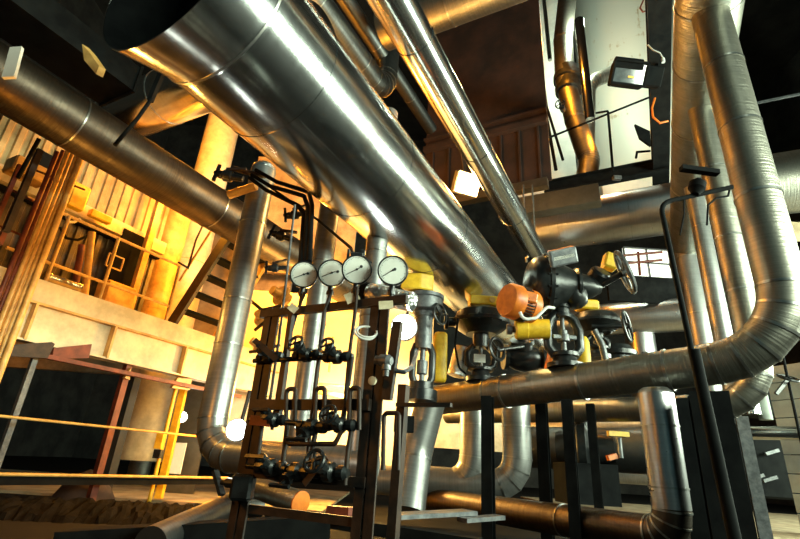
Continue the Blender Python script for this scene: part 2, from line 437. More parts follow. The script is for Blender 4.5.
# ------------------------------------------------------------------ the amber bellows pipes at upper middle
Q = [(5.5569, 12, 18.0738), (5.0507, 12, 14.521), (4.9931, 12, 12.7414), (5.1944, 12, 11.1242), (5.5028, 12, 9.639), (5.3358, 12, 8.774), (4.6892, 12, 8.0438)]
yp = pipe('expansion_pipe', 'amber lit pipe with a black coupling in front of the pale tank', Q, 0.313, 'dull', rad=0.6, seg=3, n=40, bandw=0.02)
q = BM(); d_ = (V((5.0507, 12, 14.521)) - V((5.0613, 12, 12.3262))).normalized()
lathe(q, (5.0879, 12, 12.2453), d_, [(0, 0.33), (0.0, 0.42), (0.16, 0.43), (0.18, 0.37), (0.45, 0.37), (0.48, 0.45), (0.66, 0.45), (0.68, 0.36), (0.95, 0.36), (0.95, 0.32)], 32)
obj('coupling', q, 'iron', yp, 30)
pipe('vent_elbow', 'amber lit bent pipe between the black coupling and the floodlight', [(7.2837, 12.6, 13.9705), (6.0349, 12.6, 13.3217), (5.6317, 12.6, 9.5106)], 0.25, 'dull', rad=0.9, seg=6, n=36, bandw=0.018)

# ------------------------------------------------------------------ pale tank, dark deck and steelwork behind, upper middle
tk = V((9.5984, 15.5, 15.9754))
bm = BM(); lathe(bm, (tk.x + 0.6, tk.y + 1.5, 10.9606), UP, [(0, 0), (0, 0.9), (0.9, 2.2), (1.2, 2.3), (13.5, 2.3), (13.5, 0)], 64)
solo('storage_tank', bm, 'tank', 'huge pale stained tank behind the floodlight at top right', 'tank', None, 40)
bm = BM()
bm = BM()
c = [V((4.0625, 15.7133, 9.6847)), V((6.0159, 14.6609, 9.2494)), V((6.8534, 14.2097, 21.949)), V((4.4145, 15.5237, 23.615))]
zl_, zh_ = c[0].z, c[3].z
mid = (c[0] + c[1]) / 2
R = Matrix((D2, D1, UP)).transposed()
box(bm, V((mid.x, mid.y, (zl_ + zh_) / 2)), (2.6, 0.1, zh_ - zl_ + 1.0), R)
struct('wall_panel_behind', bm, 'pale')
# brown wall of the platform above the floodlight
P0 = (2.2449, 10.8, 8.8599)
c = [V((0.5811, 11.6965, 7.5244)), V((3.5912, 10.0747, 6.8115)), V((3.9446, 9.8842, 13.6577))]
mid = (c[0] + c[1]) / 2; W = (c[1] - c[0]).length
bw = thing('brown_partition', 'dark brown sheet partition with studs behind the floodlight between the pipes', 'partition', (mid.x, mid.y, c[0].z))
bm = BM(); box(bm, V((mid.x, mid.y, (c[0].z + c[2].z) / 2 + 0.6)), (W, 0.08, c[2].z - c[0].z + 1.2), R); obj('sheet_panel', bm, 'brown', bw)
for k in range(7):
    bm = BM(); e = V((mid.x, mid.y, 0)) + D2 * (-W / 2 + W * (k + 0.5) / 7) - D1 * 0.07
    beam(bm, (e.x, e.y, c[0].z), (e.x, e.y, 9.2115), 0.05, 0.06, D1); obj('stud', bm, 'brown', bw)
for z, h in ((9.2774, 0.16), (9.5134 + 0.1, 0.06)):
    bm = BM(); e = V((mid.x, mid.y, z)) - D1 * 0.14; beam(bm, e - D2 * W / 2, e + D2 * W / 2, 0.18, h, UP); obj('rail', bm, 'brown', bw)
bm = BM(); e0 = V((0.5488, 11.0467, 7.1453)); e1 = V((3.3425, 9.5415, 7.0781))
e0.z = e1.z; beam(bm, e0, e1, 0.22, 0.22, UP)
solo('ledge_beam', bm, 'dull', 'grey boxed beam along the foot of the brown partition', 'beam')
bm = BM(); e0 = V((2.1856, 9.4976, 6.2922)); e1 = V((4.0471, 8.4946, 6.1686)); e0.z = e1.z
beam(bm, e0, e1, 0.3, 0.42, UP); solo('square_duct', bm, 'dull', 'square duct just above the wide cross pipe, under the brown partition', 'duct')
# hanger rods
for p, q_, lb in (((2.3625, 8.2, 6.0948), (2.2612, 8.2, 4.3938), 'thin hanger rod below the brown partition, nearer the slim pipe'), ((2.5449, 8.2, 6.1089), (2.507, 8.2, 4.4115), 'thin hanger rod below the brown partition, nearer the cross pipe')):
    bm = BM(); p = V(p); q2 = V(q_); q2.x, q2.y = p.x, p.y; tube(bm, [p, q2], 0.02, 10); solo('hanger_rod', bm, 'band', lb, 'rod', 'hanger rods below the brown partition', 40)
# stack of thin pipes in front of the pale panel
for p, q_, r, mt, lb in (((3.8017, 12, 16.8496), (4.4715, 12, 9.1988), 0.05, 'black', 'black slanting tube along the edge of the brown partition'),
        ((4.2249, 12.5, 17.5473), (4.5086, 12.5, 11.8968), 0.05, 'bright', 'bright thin tube left of the black coupling'),
        ((4.6795, 12.5, 17.59), (4.7383, 12.5, 14.1076), 0.07, 'bright', 'bright short tube behind the small orange valve wheel'),
        ((3.9091, 11.5, 12.3695), (4.5118, 11.5, 9.2066), 0.04, 'black', 'black rod slanting down below the orange valve wheel'),
        ((5.2084, 11, 14.289), (5.1991, 11, 10.2914), 0.14, 'bright', 'shiny vertical tube between the coupling and the pale tank')):
    bm = BM(); tube(bm, [p, q_], r, 16); solo('impulse_tube', bm, mt, lb, 'tube', None, 40)
v = thing('wheel_valve', 'small valve with an orange body and handwheel beside the black coupling, top middle', 'valve', (3.6498, 10.5, 12.4044))
bm = BM(); lathe(bm, (3.4757, 10.5, 11.8412), V((4.0096, 10.5, 13.4996)) - V((3.4757, 10.5, 11.8412)), [(0, 0.1), (0.1, 0.14), (0.3, 0.14), (0.34, 0.2), (0.4, 0.2), (0.44, 0.12), (0.75, 0.1)], 20); obj('body', bm, 'iron', v, 30)
bm = BM(); box(bm, (3.3587, 10.4, 11.8043), (0.14, 0.2, 0.8)); bevel(bm, 0.02); obj('actuator_box', bm, 'orange', v)
wheel('handwheel', v, (3.519, 10.4, 13.4201), (0.2, -0.6, -0.8), 0.17, 'orange', 4, 0.1)
v = thing('wheel_valve', 'small dark valve wheel right of the black rod, below the coupling', 'valve', (4.2847, 10.8, 10.6235))
wheel('handwheel', v, (4.2847, 10.8, 10.6235), (-0.5, -0.8, -0.2), 0.13, 'iron', 4, 0.14)
bm = BM(); lathe(bm, (4.2847, 10.8, 10.6235), (0.5, 0.8, 0.2), [(0, 0.03), (0.2, 0.03), (0.2, 0.08), (0.4, 0.08)], 16); obj('stem', bm, 'iron', v, 30)
# dark overhead beam, cross beam, rails
a, b = ((2.677, 3.1013, 8.1375), (7.4202, 11.9048, 8.1375))
bm = BM(); ibeam(bm, a, b, 0.36, 0.36, 0.04, UP); solo('roof_beam', bm, 'black', 'black steel beam running overhead beside the widest weathered pipe', 'beam')
e0 = V((3.8483, 11.2916, 7.8207)); e1 = V((6.4984, 9.8638, 8.0539)); e0.z = e1.z = 8.0583
bm = BM(); ibeam(bm, e0, e1, 0.25, 0.36, 0.04, UP); solo('cross_beam', bm, 'black', 'black steel cross beam below the pale tank', 'beam')
rl = thing('guard_rail', 'thin black guard rail in front of the pale tank', 'railing', (5.2753, 10.3, 8.1683))
bm = BM(); tube(bm, [(3.6887, 10.3, 8.99), (6.7787, 10.3, 10.7056)], 0.03, 8); obj('top_rail', bm, 'black', rl, 40)
bm = BM(); tube(bm, [(5.3899, 10.3, 9.9959), (5.3142, 10.3, 8.0488)], 0.035, 8); obj('post', bm, 'black', rl, 40)
bm = BM(); tube(bm, [(5.0553, 10.3, 9.9341), (5.3936, 10.3, 10.0305)], 0.03, 8); obj('stub_rail', bm, 'black', rl, 40)
bm = BM(); tube(bm, [(5.7384, 9.9, 8.2293), (5.7875, 9.9, 8.4152), (6.1251, 9.9, 8.4726)], 0.03, 8); obj('hook', bm, 'black', rl, 40)
bm = BM(); box(bm, (7.0851, 13, 9.3224), (1.6, 0.06, 0.75)); solo('sight_panel', bm, 'pale', 'small pale panel under the black cross beam above the cross pipe', 'panel')
bm = BM(); box(bm, (5.2405, 10, 7.6642), (0.2, 0.12, 0.1)); bevel(bm, 0.01); solo('junction_box', bm, 'greyiron', 'little grey junction box on the black cross beam', 'box')
bm = BM()
p = [V((5.7897, 9.8, 9.2116)), V((6.1499, 9.8, 9.0189)), V((6.1101, 9.8, 8.55)), V((5.8618, 9.8, 8.7767))]
fs = [bm.verts.new(q) for q in p]; fb = [bm.verts.new(q + V((0, 0.06, 0))) for q in p]
bm.faces.new(fs); bm.faces.new(fb[::-1])
for k in range(4): bm.faces.new((fs[k], fs[(k + 1) % 4], fb[(k + 1) % 4], fb[k]))
solo('bracket_plate', bm, 'black', 'black angular bracket plate in front of the pale tank, below the floodlight', 'bracket')
# floodlight
fl = thing('floodlight', 'black unlit floodlight with a glass front, in front of the pale tank', 'floodlight', (4.1063, 6.3, 7.1483))
FC = V((3.715, 6.2, 7.1738)); R2 = Matrix.Rotation(math.radians(-8), 3, 'Z') @ Matrix.Rotation(math.radians(30), 3, 'X') @ Matrix.Rotation(math.radians(9), 3, 'Y')
bm = BM(); box(bm, FC + R2 @ V((0, 0.14, 0)), (0.56, 0.22, 0.40), R2); bevel(bm, 0.03, 2); obj('housing', bm, 'black', fl)
bm = BM()
for (cx, cz, sx, sz) in ((0, 0.19, 0.58, 0.035), (0, -0.19, 0.58, 0.035), (0.275, 0, 0.035, 0.4), (-0.275, 0, 0.035, 0.4)): box(bm, FC + R2 @ V((cx, 0.0, cz)), (sx, 0.06, sz), R2)
obj('bezel', bm, 'black', fl)
bm = BM(); box(bm, FC + R2 @ V((0, 0.02, 0)), (0.53, 0.012, 0.36), R2); obj('front_glass', bm, 'glass', fl)
bm = BM(); box(bm, FC + R2 @ V((0.03, 0.005, -0.06)), (0.10, 0.012, 0.03), R2); obj('lamp_capsule', bm, 'yellow', fl)
bm = BM(); lathe(bm, FC + R2 @ V((-0.05, 0.16, 0.13)), R2 @ V((1, 0, 0)), [(-0.2, 0.0), (-0.2, 0.16), (0.25, 0.16), (0.25, 0)], 24); obj('hood', bm, 'black', fl, 30)
bm = BM(); box(bm, FC + R2 @ V((0.42, 0.16, 0.02)), (0.30, 0.2, 0.34), R2); bevel(bm, 0.02); obj('gear_box', bm, 'black', fl)
bm = BM(); beam(bm, FC + R2 @ V((0.5, 0.2, 0.1)), V((4.6981, 6.9, 8.231)), 0.06, 0.06); obj('bracket', bm, 'black', fl)
bm = BM(); tube(bm, [(4.118, 6.2, 7.8553), (4.1571, 6.15, 7.6866), (4.2708, 6.15, 7.6267), (4.317, 6.15, 7.4693)], 0.012, 8); obj('lead', bm, 'cable', fl, 60)
bm = BM(); lathe(bm, (4.2994, 6.15, 7.4678), (0, 0, -1), [(-0.03, 0), (-0.03, 0.03), (0.05, 0.03), (0.05, 0)], 12); obj('plug', bm, 'cable', fl, 40)
bm = BM(); tube(bm, [(4.5964, 7, 7.4266), (4.5051, 7, 7.181), (4.494, 7, 6.9699), (4.6052, 7, 6.8409), (4.7619, 7, 6.8996)], 0.018, 8); solo('cable_loop', bm, 'orange', 'orange cable loop hanging from the black overhead beam', 'cable', None, 60)
bm = BM(); tube(bm, [(4.8079, 7, 10.2431), (4.6243, 7, 9.8116), (4.672, 7, 9.6999), (4.8314, 7, 9.8015)], 0.016, 8); solo('hook_loop', bm, 'red', 'small red wire hook at the top edge beside the pale tank', 'hook', None, 60)
# the lit floodlight between the pipes
LAMP = V((0.9616, 6.3, 4.7973)) + V((0, -0.12, -0.05))
wl = thing('sodium_floodlight', 'lit amber floodlight glaring between the fattest pipe and the slim pipe', 'floodlight', (0.9921, 6.5, 4.9273))
R3 = Matrix.Rotation(math.radians(20), 3, 'Z') @ Matrix.Rotation(math.radians(30), 3, 'X')
bm = BM(); box(bm, V((0.9921, 6.5, 4.9273)) + R3 @ V((0, 0.08, 0)), (0.42, 0.16, 0.36), R3); bevel(bm, 0.02); obj('housing', bm, 'greyiron', wl)
bm = BM(); box(bm, V((0.9921, 6.5, 4.9273)) + R3 @ V((0, -0.01, 0)), (0.38, 0.02, 0.32), R3); obj('lit_lens', bm, 'warmglow', wl)
bm = BM(); beam(bm, V((0.9921, 6.5, 4.9273)) + V((0, 0.15, 0.1)), V((0.9436, 6.9, 5.8743)), 0.05, 0.05); obj('bracket', bm, 'steel', wl)
# dark things at top left
ld = thing('cable_duct', 'black square duct hanging at top left, below the flared end of the fattest pipe', 'duct', (-2.8811, 3.6, 3.9392))
b = V((-3.5035, 4.6, 4.7286)); a = b - D1 * 4.2
bm = BM(); beam(bm, a, b, 0.62, 0.34, UP); obj('trough', bm, 'black', ld)
bm = BM(); beam(bm, b - D1 * 0.03, b, 0.66, 0.38, UP); obj('end_flange', bm, 'black', ld)
hg = thing('pipe_hanger', 'rusty hanger strap holding the dark grey pipe at left', 'hanger', (-2.9881, 4.4, 4.4072))
bm = BM(); beam(bm, (-2.8812, 4.3, 4.797), (-2.9165, 4.3, 4.3091), 0.06, 0.05); obj('hanger_bar', bm, 'black', hg)
bm = BM(); tube(bm, [(-2.9054, 4.3, 4.3527), (-2.8813, 4.15, 3.9486), (-2.9131, 4, 3.4848)], 0.02, 10); obj('rod', bm, 'black', hg, 60)
bm = BM(); beam(bm, (-3.4013, 3.2, 3.5296), (-3.4564, 3.2, 3.8643), 0.10, 0.03, (0, -1, 0)); solo('label_plate', bm, 'pale', 'pale rectangular plate in the dark at the upper left edge', 'plate')
bm = BM(); 
p = [V((-2.9187, 3.2, 3.9589)), V((-2.8184, 3.2, 3.8622)), V((-2.6981, 3.2, 3.7237)), V((-2.6967, 3.2, 3.6341)), V((-2.8447, 3.2, 3.7792))]
fs = [bm.verts.new(q) for q in p]; fb = [bm.verts.new(q + V((0.02, 0.06, 0.02))) for q in p]
bm.faces.new(fs); bm.faces.new(fb[::-1])
for k in range(5): bm.faces.new((fs[k], fs[(k + 1) % 5], fb[(k + 1) % 5], fb[k]))
solo('bracket_fin', bm, 'ochre', 'small amber lit metal fin below the black duct at top left', 'bracket')
bm = BM(); beam(bm, (-2.5295, 2.9, 4.1948), (-2.3685, 2.9, 4.0687), 0.07, 0.02, (0, -1, 0)); solo('red_plate', bm, 'red', 'small red plate in the dark at the top edge, upper left', 'plate')

# ------------------------------------------------------------------ gauge rack
def rod(bm, pts, r, n=10, rad=None, seg=5):
    P = fillet(pts, rad, seg)[0] if rad else [V(p) for p in pts]
    tube(bm, P, r, n)
rk0 = V((-0.6315, 2.747, 0.4996)); rk0.z = 0
rack = thing('gauge_rack', 'dark brown steel rack standing on the floor, carrying the four dial gauges', 'rack', rk0)
pl_ = V((-0.7567, 2.8144, 1.002)); pr_ = V((-0.0936, 2.4572, 0.9042))
ztop = 1.5525; zt2 = 1.4983
bm = BM(); c = pl_; o = D2 * 0.035
for s in (-1, 1): beam(bm, c + o * s * 0.9 + V((0, 0, -c.z)), V((c.x, c.y, ztop)) + o * s * 0.9, 0.012, 0.05, D2)
beam(bm, c + D1 * 0.02 + V((0, 0, -c.z)), V((c.x, c.y, ztop)) + D1 * 0.02, 0.012, 0.07, D2); obj('post', bm, 'steel', rack)
bm = BM(); c = pr_
for s in (-1, 1): beam(bm, c + o * s * 0.9 + V((0, 0, -c.z)), V((c.x, c.y, zt2)) + o * s * 0.9, 0.012, 0.05, D2)
beam(bm, c + D1 * 0.02 + V((0, 0, -c.z)), V((c.x, c.y, zt2)) + D1 * 0.02, 0.012, 0.07, D2); obj('post', bm, 'steel', rack)
ip = V((-0.6097, 2.7352, 1.224))
bm = BM(); beam(bm, V((-0.625, 2.7435, 1.512)), V((ip.x, ip.y, 0.8702)), 0.03, 0.03, D2); obj('inner_post', bm, 'steel', rack)
def crossbar(p0, p1, h, off=0.0, nm='crossbar'):
    bm = BM(); p0 = V(p0); p1 = V(p1); p1.z = p0.z = (p0.z + p1.z) / 2
    beam(bm, p0 - D1 * off, p1 - D1 * off, 0.03, h, UP); obj(nm, bm, 'steel', rack)
crossbar((-0.8337, 2.8559, 1.5262), (0.0475, 2.3811, 1.5056), 0.045)
crossbar((-0.7797, 2.8268, 0.9854), (-0.0934, 2.4571, 0.9613), 0.055, 0.02)
crossbar((-0.7868, 2.8306, 0.6224), (-0.0933, 2.457, 0.6209), 0.045)
crossbar((-0.7856, 2.83, 0.476), (-0.0851, 2.4526, 0.4268), 0.04, -0.02)
crossbar((-0.0874, 2.4538, 1.0097), (0.1899, 2.3044, 1.0083), 0.02, -0.25)
bm = BM()
beam(bm, (0.0076, 2.4026, 1.3949), (-0.0216, 2.4184, 0.9998), 0.03, 0.05, D2); obj('side_post', bm, 'steel', rack)
bm = BM(); e = V((0.0459, 2.7228, 1.0691)); beam(bm, (e.x, e.y, 0), (0.0647, 2.7126, 1.1235), 0.05, 0.05, D2); obj('side_post', bm, 'steel', rack)

# four dial gauges
def gauge(label, c, r, rz, dot, sd):
    t = thing('pressure_gauge', label, 'gauge', c, 'dial gauges on the rack')
    t.rotation_euler = (math.radians(8), 0, rz)
    T = V(c)
    def part(nm, bm, mat, parent=t, sm=30):
        bmesh.ops.translate(bm, verts=bm.verts, vec=T); return obj(nm, bm, mat, parent, sm)
    F = V((0, -1, 0))
    bm = BM(); lathe(bm, (0, 0.045, 0), F, [(0, 0), (0, r * 0.93), (0.008, r * 0.97), (0.05, r * 0.97), (0.052, r * 1.04), (0.062, r * 1.04), (0.064, r * 0.96), (0.056, r * 0.93), (0.056, 0)], 48); part('case', bm, 'iron')
    bm = BM(); lathe(bm, (0, -0.012, 0), F, [(0, 0), (0, r * 0.93), (0.002, r * 0.93), (0.002, 0)], 48); face = part('dial', bm, 'dial')
    bm = BM()
    for k in range(41):
        a = math.radians(-135 + 270 * k / 40); L = 0.12 if k % 5 == 0 else 0.06
        e = V((math.sin(a), 0, math.cos(a)))
        beam(bm, V((0, -0.0148, 0)) + e * r * 0.88, V((0, -0.0148, 0)) + e * r * (0.88 - L), 0.0016, 0.0006, F)
    part('scale', bm, 'ink', face)
    bm = BM(); a = math.radians(sd); e = V((math.sin(a), 0, math.cos(a)))
    beam(bm, V((0, -0.018, 0)) - e * r * 0.25, V((0, -0.018, 0)) + e * r * 0.8, 0.004, 0.002, F)
    lathe(bm, (0, -0.016, 0), F, [(0, 0.006), (0.004, 0.006), (0.004, 0)], 16); part('needle', bm, 'ink', face)
    bm = BM(); lathe(bm, V((r * dot[0], -0.014, r * dot[1])), F, [(0, r * 0.1), (0.003, r * 0.1), (0.003, 0)], 18); part('adjuster_knob', bm, 'ink', face)
    bm = BM(); lathe(bm, (0, 0.02, -r * 0.9), (0, 0, -1), [(0, 0.016), (0.03, 0.016), (0.03, 0.022), (0.055, 0.022), (0.055, 0.012), (0.11, 0.012), (0.11, 0)], 12); part('socket', bm, 'iron')
    return t
gr = 0.0805
g = [gauge('leftmost of the four dial gauges, on top of the rack', V((-0.5814, 2.72, 1.7433)), gr, 0.12, (0.28, 0.12), -118),
     gauge('second dial gauge from the left, half tucked behind the third', V((-0.4017, 2.6459, 1.7362)), gr, 0.08, (0.42, 0.14), -118),
     gauge('third dial gauge from the left, with a black clamp on its top', V((-0.2398, 2.4791, 1.7017)), gr * 1.02, 0.05, (0.28, 0.22), -122),
     gauge('rightmost and largest looking dial gauge, standing apart from the others', V((-0.0372, 2.3927, 1.6748)), gr, 0.0, (0.12, 0.08), -125)]
bm = BM(); a = V((-0.2484, 2.4838, 1.789))
box(bm, a + V((0, 0.02, 0.005)), (0.07, 0.05, 0.02)); box(bm, a + V((0.03, 0.02, 0.02)), (0.03, 0.04, 0.03)); box(bm, a + V((-0.05, 0.02, 0.0)), (0.015, 0.03, 0.07)); beam(bm, a + V((0.03, 0.02, 0)), a + V((0.085, 0.02, -0.04)), 0.02, 0.02); bevel(bm, 0.003)
obj('top_clamp', bm, 'iron', g[2])
# impulse lines dropping from the gauges, with the inverted U hooks
for nm, pts, r in (('rod', [(-0.5578, 2.7073, 1.6303), (-0.5999, 2.764, 1.5201), (-0.6445, 2.7881, 1.2326), (-0.6455, 2.7886, 0.8449)], 0.010),
                   ('rod', [(-0.3851, 2.6142, 1.6214), (-0.412, 2.5946, 1.4802), (-0.4089, 2.593, 1.0224), (-0.4009, 2.5887, 0.6576)], 0.010),
                   ('rod', [(-0.2319, 2.4976, 1.6075), (-0.2272, 2.4951, 1.5019), (-0.2363, 2.5, 1.2107), (-0.2319, 2.4976, 0.8751)], 0.010)): 
    bm = BM(); tube(bm, pts, r, 10); solo('gauge_line', bm, 'steel', {0.010: 'steel line dropping from the '}[r] + ['leftmost gauge', 'second gauge', 'third gauge'][len([o for o in bpy.data.objects if o.name.startswith('gauge_line')])] + ' through the rack', 'tube', 'gauge lines in the rack', 60)
bm = BM(); tube(bm, [(-0.7947, 3.0621, 2.4151), (-0.6893, 2.8008, 1.3516), (-0.6846, 2.7983, 0.9337)], 0.008, 10); solo('conduit', bm, 'greyiron', 'pale straight conduit running down past the leftmost gauge', 'conduit', None, 60)
for pts, lb in (([(-0.5429, 2.6424, 0.8666), (-0.5714, 2.6578, 1.0525), (-0.5172, 2.6286, 1.0517), (-0.4907, 2.6143, 0.8677)], 'inverted U pipe on the rack crossbar below the leftmost gauge'),
                ([(-0.3786, 2.5539, 0.8702), (-0.3987, 2.5647, 1.0551), (-0.348, 2.5374, 1.0544), (-0.3297, 2.5276, 0.8712)], 'inverted U pipe on the rack crossbar below the second gauge'),
                ([(-0.1989, 2.4571, 0.8741), (-0.2125, 2.4644, 1.0523), (-0.163, 2.4377, 1.0515), (-0.1463, 2.4288, 0.8522)], 'inverted U pipe on the rack crossbar beside the right post'),
                ([(-0.0193, 2.6443, 0.6804), (-0.0349, 2.6527, 0.9605), (0.0444, 2.61, 0.9613), (0.0562, 2.6036, 0.6852)], 'inverted U pipe right of the rack, in front of the leaning pipe')):
    bm = BM(); rod(bm, pts, 0.0125, 10, 0.022, 6); solo('syphon_loop', bm, 'steel', lb, 'tube', 'inverted U pipes on the rack', 60)
# small isolation valves in three rows
def needle_valve(label, c, axis, s, kind, group):
    """body between two unions, bonnet and lever or knob"""
    t = thing('isolation_valve', label, 'valve', c, group)
    c = V(c); a = V(axis).normalized(); x, y, d = frame(a)
    bm = BM(); lathe(bm, c - a * 0.075 * s, a, [(0, 0), (0, 0.014 * s), (0.012 * s, 0.024 * s), (0.035 * s, 0.024 * s), (0.037 * s, 0.017 * s), (0.05 * s, 0.018 * s), (0.06 * s, 0.032 * s), (0.09 * s, 0.032 * s), (0.10 * s, 0.018 * s), (0.113 * s, 0.017 * s), (0.115 * s, 0.024 * s), (0.138 * s, 0.024 * s), (0.15 * s, 0.014 * s), (0.15 * s, 0)], 12)
    obj('body', bm, 'iron', t, 25)
    n = (-D1 + V((0, 0, 0.35 if kind != 'down' else -0.6))).normalized()
    bm = BM(); lathe(bm, c, n, [(0, 0.018 * s), (0.05 * s, 0.018 * s), (0.052 * s, 0.026 * s), (0.07 * s, 0.026 * s), (0.072 * s, 0.008 * s), (0.10 * s, 0.008 * s), (0.10 * s, 0)], 10); obj('bonnet', bm, 'iron', t, 25)
    if kind == 'lever':
        bm = BM(); e = c + n * 0.09 * s; beam(bm, e - a * 0.03 * s + UP * 0.03 * s, e + a * 0.12 * s - UP * 0.065 * s, 0.026 * s, 0.008 * s, n); obj('lever', bm, 'steel', t)
    elif kind == 'knob':
        wheel('handwheel', t, c + n * 0.095 * s, n, 0.034 * s, 'iron', 4, 0.2)
    else:
        bm = BM(); e = c + n * 0.1 * s; beam(bm, e - a * 0.045 * s, e + a * 0.045 * s, 0.012 * s, 0.012 * s, n); obj('tee_handle', bm, 'iron', t)
    return t
G1, G2, G3 = 'isolation valves, upper row of the rack', 'isolation valves, middle row of the rack', 'isolation valves, lower row of the rack'
for c, s, k, lb, gp in (((-0.7145, 2.7576, 1.239), 1.25, 'lever', 'upper row isolation valve with a brown lever, at the left rack post', G1),
                        ((-0.4812, 2.6319, 1.2389), 1.25, 'knob', 'upper row isolation valve, middle of the three', G1),
                        ((-0.3038, 2.5363, 1.2192), 1.2, 'knob', 'upper row isolation valve nearest the right rack post', G1),
                        ((-0.6188, 2.6833, 0.8904), 1.2, 'tee', 'middle row isolation valve at the left rack post', G2),
                        ((-0.3937, 2.5621, 0.8601), 1.3, 'down', 'middle row isolation valve, middle of the three', G2),
                        ((-0.2452, 2.482, 0.8731), 1.25, 'knob', 'middle row isolation valve nearest the right rack post', G2),
                        ((-0.5939, 2.6699, 0.6595), 1.35, 'tee', 'lower row isolation valve at the left rack post', G3),
                        ((-0.4503, 2.5926, 0.6499), 1.3, 'down', 'lower row isolation valve, middle of the three', G3),
                        ((-0.2761, 2.4987, 0.6569), 1.45, 'knob', 'lower row isolation valve nearest the right rack post', G3)):
    needle_valve(lb, c, D2, s, k, gp)
for p, q_, lb in (((-0.818, 2.8134, 1.2204), (-0.2155, 2.4887, 1.2202), 'upper horizontal line linking the isolation valves'), ((-0.7682, 2.7638, 0.8879), (-0.1827, 2.4484, 0.8652), 'middle horizontal line linking the isolation valves'), ((-0.7377, 2.7474, 0.6555), (-0.1801, 2.447, 0.6503), 'lowest horizontal line linking the isolation valves')):
    bm = BM(); tube(bm, [p, q_], 0.0145, 10); solo('manifold_line', bm, 'iron', lb, 'tube', 'manifold lines of the rack', 60)
for pts, lb in (([(-0.2204, 2.4914, 1.2152), (-0.2305, 2.5082, 0.9976), (-0.2348, 2.4765, 0.8733)], 'thin curved line from the upper to the middle valve row'),
                ([(-0.1827, 2.4484, 0.8652), (-0.1918, 2.4533, 0.7598), (-0.1901, 2.4523, 0.6066)], 'line dropping from the middle valve row beside the right rack post'),
                ([(-0.3698, 2.5492, 0.8463), (-0.3782, 2.5537, 0.7512), (-0.3746, 2.5518, 0.6144)], 'line dropping from the middle valve row at the centre'),
                ([(-0.537, 2.6393, 0.8667), (-0.532, 2.6365, 0.7683), (-0.5286, 2.6348, 0.6495)], 'line dropping from the middle valve row near the left'),
                ([(-0.6873, 2.7203, 0.8634), (-0.6793, 2.7159, 0.6398)], 'line dropping from the middle valve row along the left rack post')):
    bm = BM(); tube(bm, pts, 0.0125, 10); solo('drop_line', bm, 'steel', lb, 'tube', 'drop lines of the rack', 60)
bm = BM(); rod(bm, [(-0.5245, 2.6212, 0.807), (-0.5131, 2.615, 0.7735), (-0.2595, 2.4784, 0.7837), (-0.2311, 2.4631, 0.8492)], 0.012, 10, 0.02, 5); solo('bypass_loop', bm, 'steel', 'sagging bypass line under the middle valve row', 'tube', None, 60)
bm = BM(); beam(bm, (-0.3907, 2.515, 0.5968), (-0.2891, 2.4602, 0.7226), 0.03, 0.008, -D1); solo('spanner_bar', bm, 'steel', 'flat brown bar leaning diagonally across the lower valve row', 'bar')
bm = BM(); beam(bm, (-0.7544, 2.7337, 0.8862), (-0.6289, 2.6661, 0.8782), 0.02, 0.05, UP); solo('angle_bracket', bm, 'red', 'rusty bracket on the left rack post at the middle valve row', 'bracket')
# clamp block low on the left post
cl = thing('rack_clamp', 'black clamp with a lever low on the left rack post', 'clamp', (-0.7464, 2.7521, 0.5537))
bm = BM(); box(bm, (-0.7475, 2.7754, 0.5527), (0.11, 0.10, 0.13)); bevel(bm, 0.015); obj('block', bm, 'iron', cl)
bm = BM(); lathe(bm, (-0.7579, 2.7469, 0.5674), -D2, [(0, 0.025), (0.09, 0.025), (0.09, 0.015), (0.13, 0.015), (0.13, 0)], 12); obj('spindle', bm, 'iron', cl, 30)
bm = BM(); beam(bm, (-0.93, 2.8397, 0.6187), (-0.8566, 2.8001, 0.5069), 0.035, 0.02, D2); obj('lever', bm, 'iron', cl)
# tags
for c, w, h, a, lb in (((-0.6047, 2.6644, 1.513), 0.055, 0.045, 0.6, 'buff paper tag on the rack below the leftmost gauge'),
                       ((-0.255, 2.5101, 1.5514), 0.075, 0.06, -0.5, 'buff paper tag hanging under the third gauge'),
                       ((-0.0608, 2.3827, 1.4766), 0.075, 0.045, -0.12, 'pale rectangular tag on the top crossbar below the rightmost gauge')):
    bm = BM(); box(bm, c, (w, 0.004, h), Matrix.Rotation(a, 3, 'Y')); solo('paper_tag', bm, 'tag', lb, 'tag', 'paper tags on the rack')
# crumpled foil pipe behind the gauges
bm = BM(); A = V((-0.1902, 2.6455, 1.6339)); B = V((0.077, 2.4788, 1.5348)); tube(bm, [A, A.lerp(B, 0.3) + V((0, 0, 0.008)), A.lerp(B, 0.7), B], 0.055, 24)
fo = solo('lagged_pipe', bm, 'foil', 'short foil lagged pipe with a black end behind the two rightmost gauges', 'pipe', None, 40)
bm = BM(); d_ = (B - A).normalized(); lathe(bm, A + d_ * 0.03, -d_, [(0, 0.057), (0.04, 0.06), (0.04, 0)], 24); obj('end_cap', bm, 'black', fo, 30)
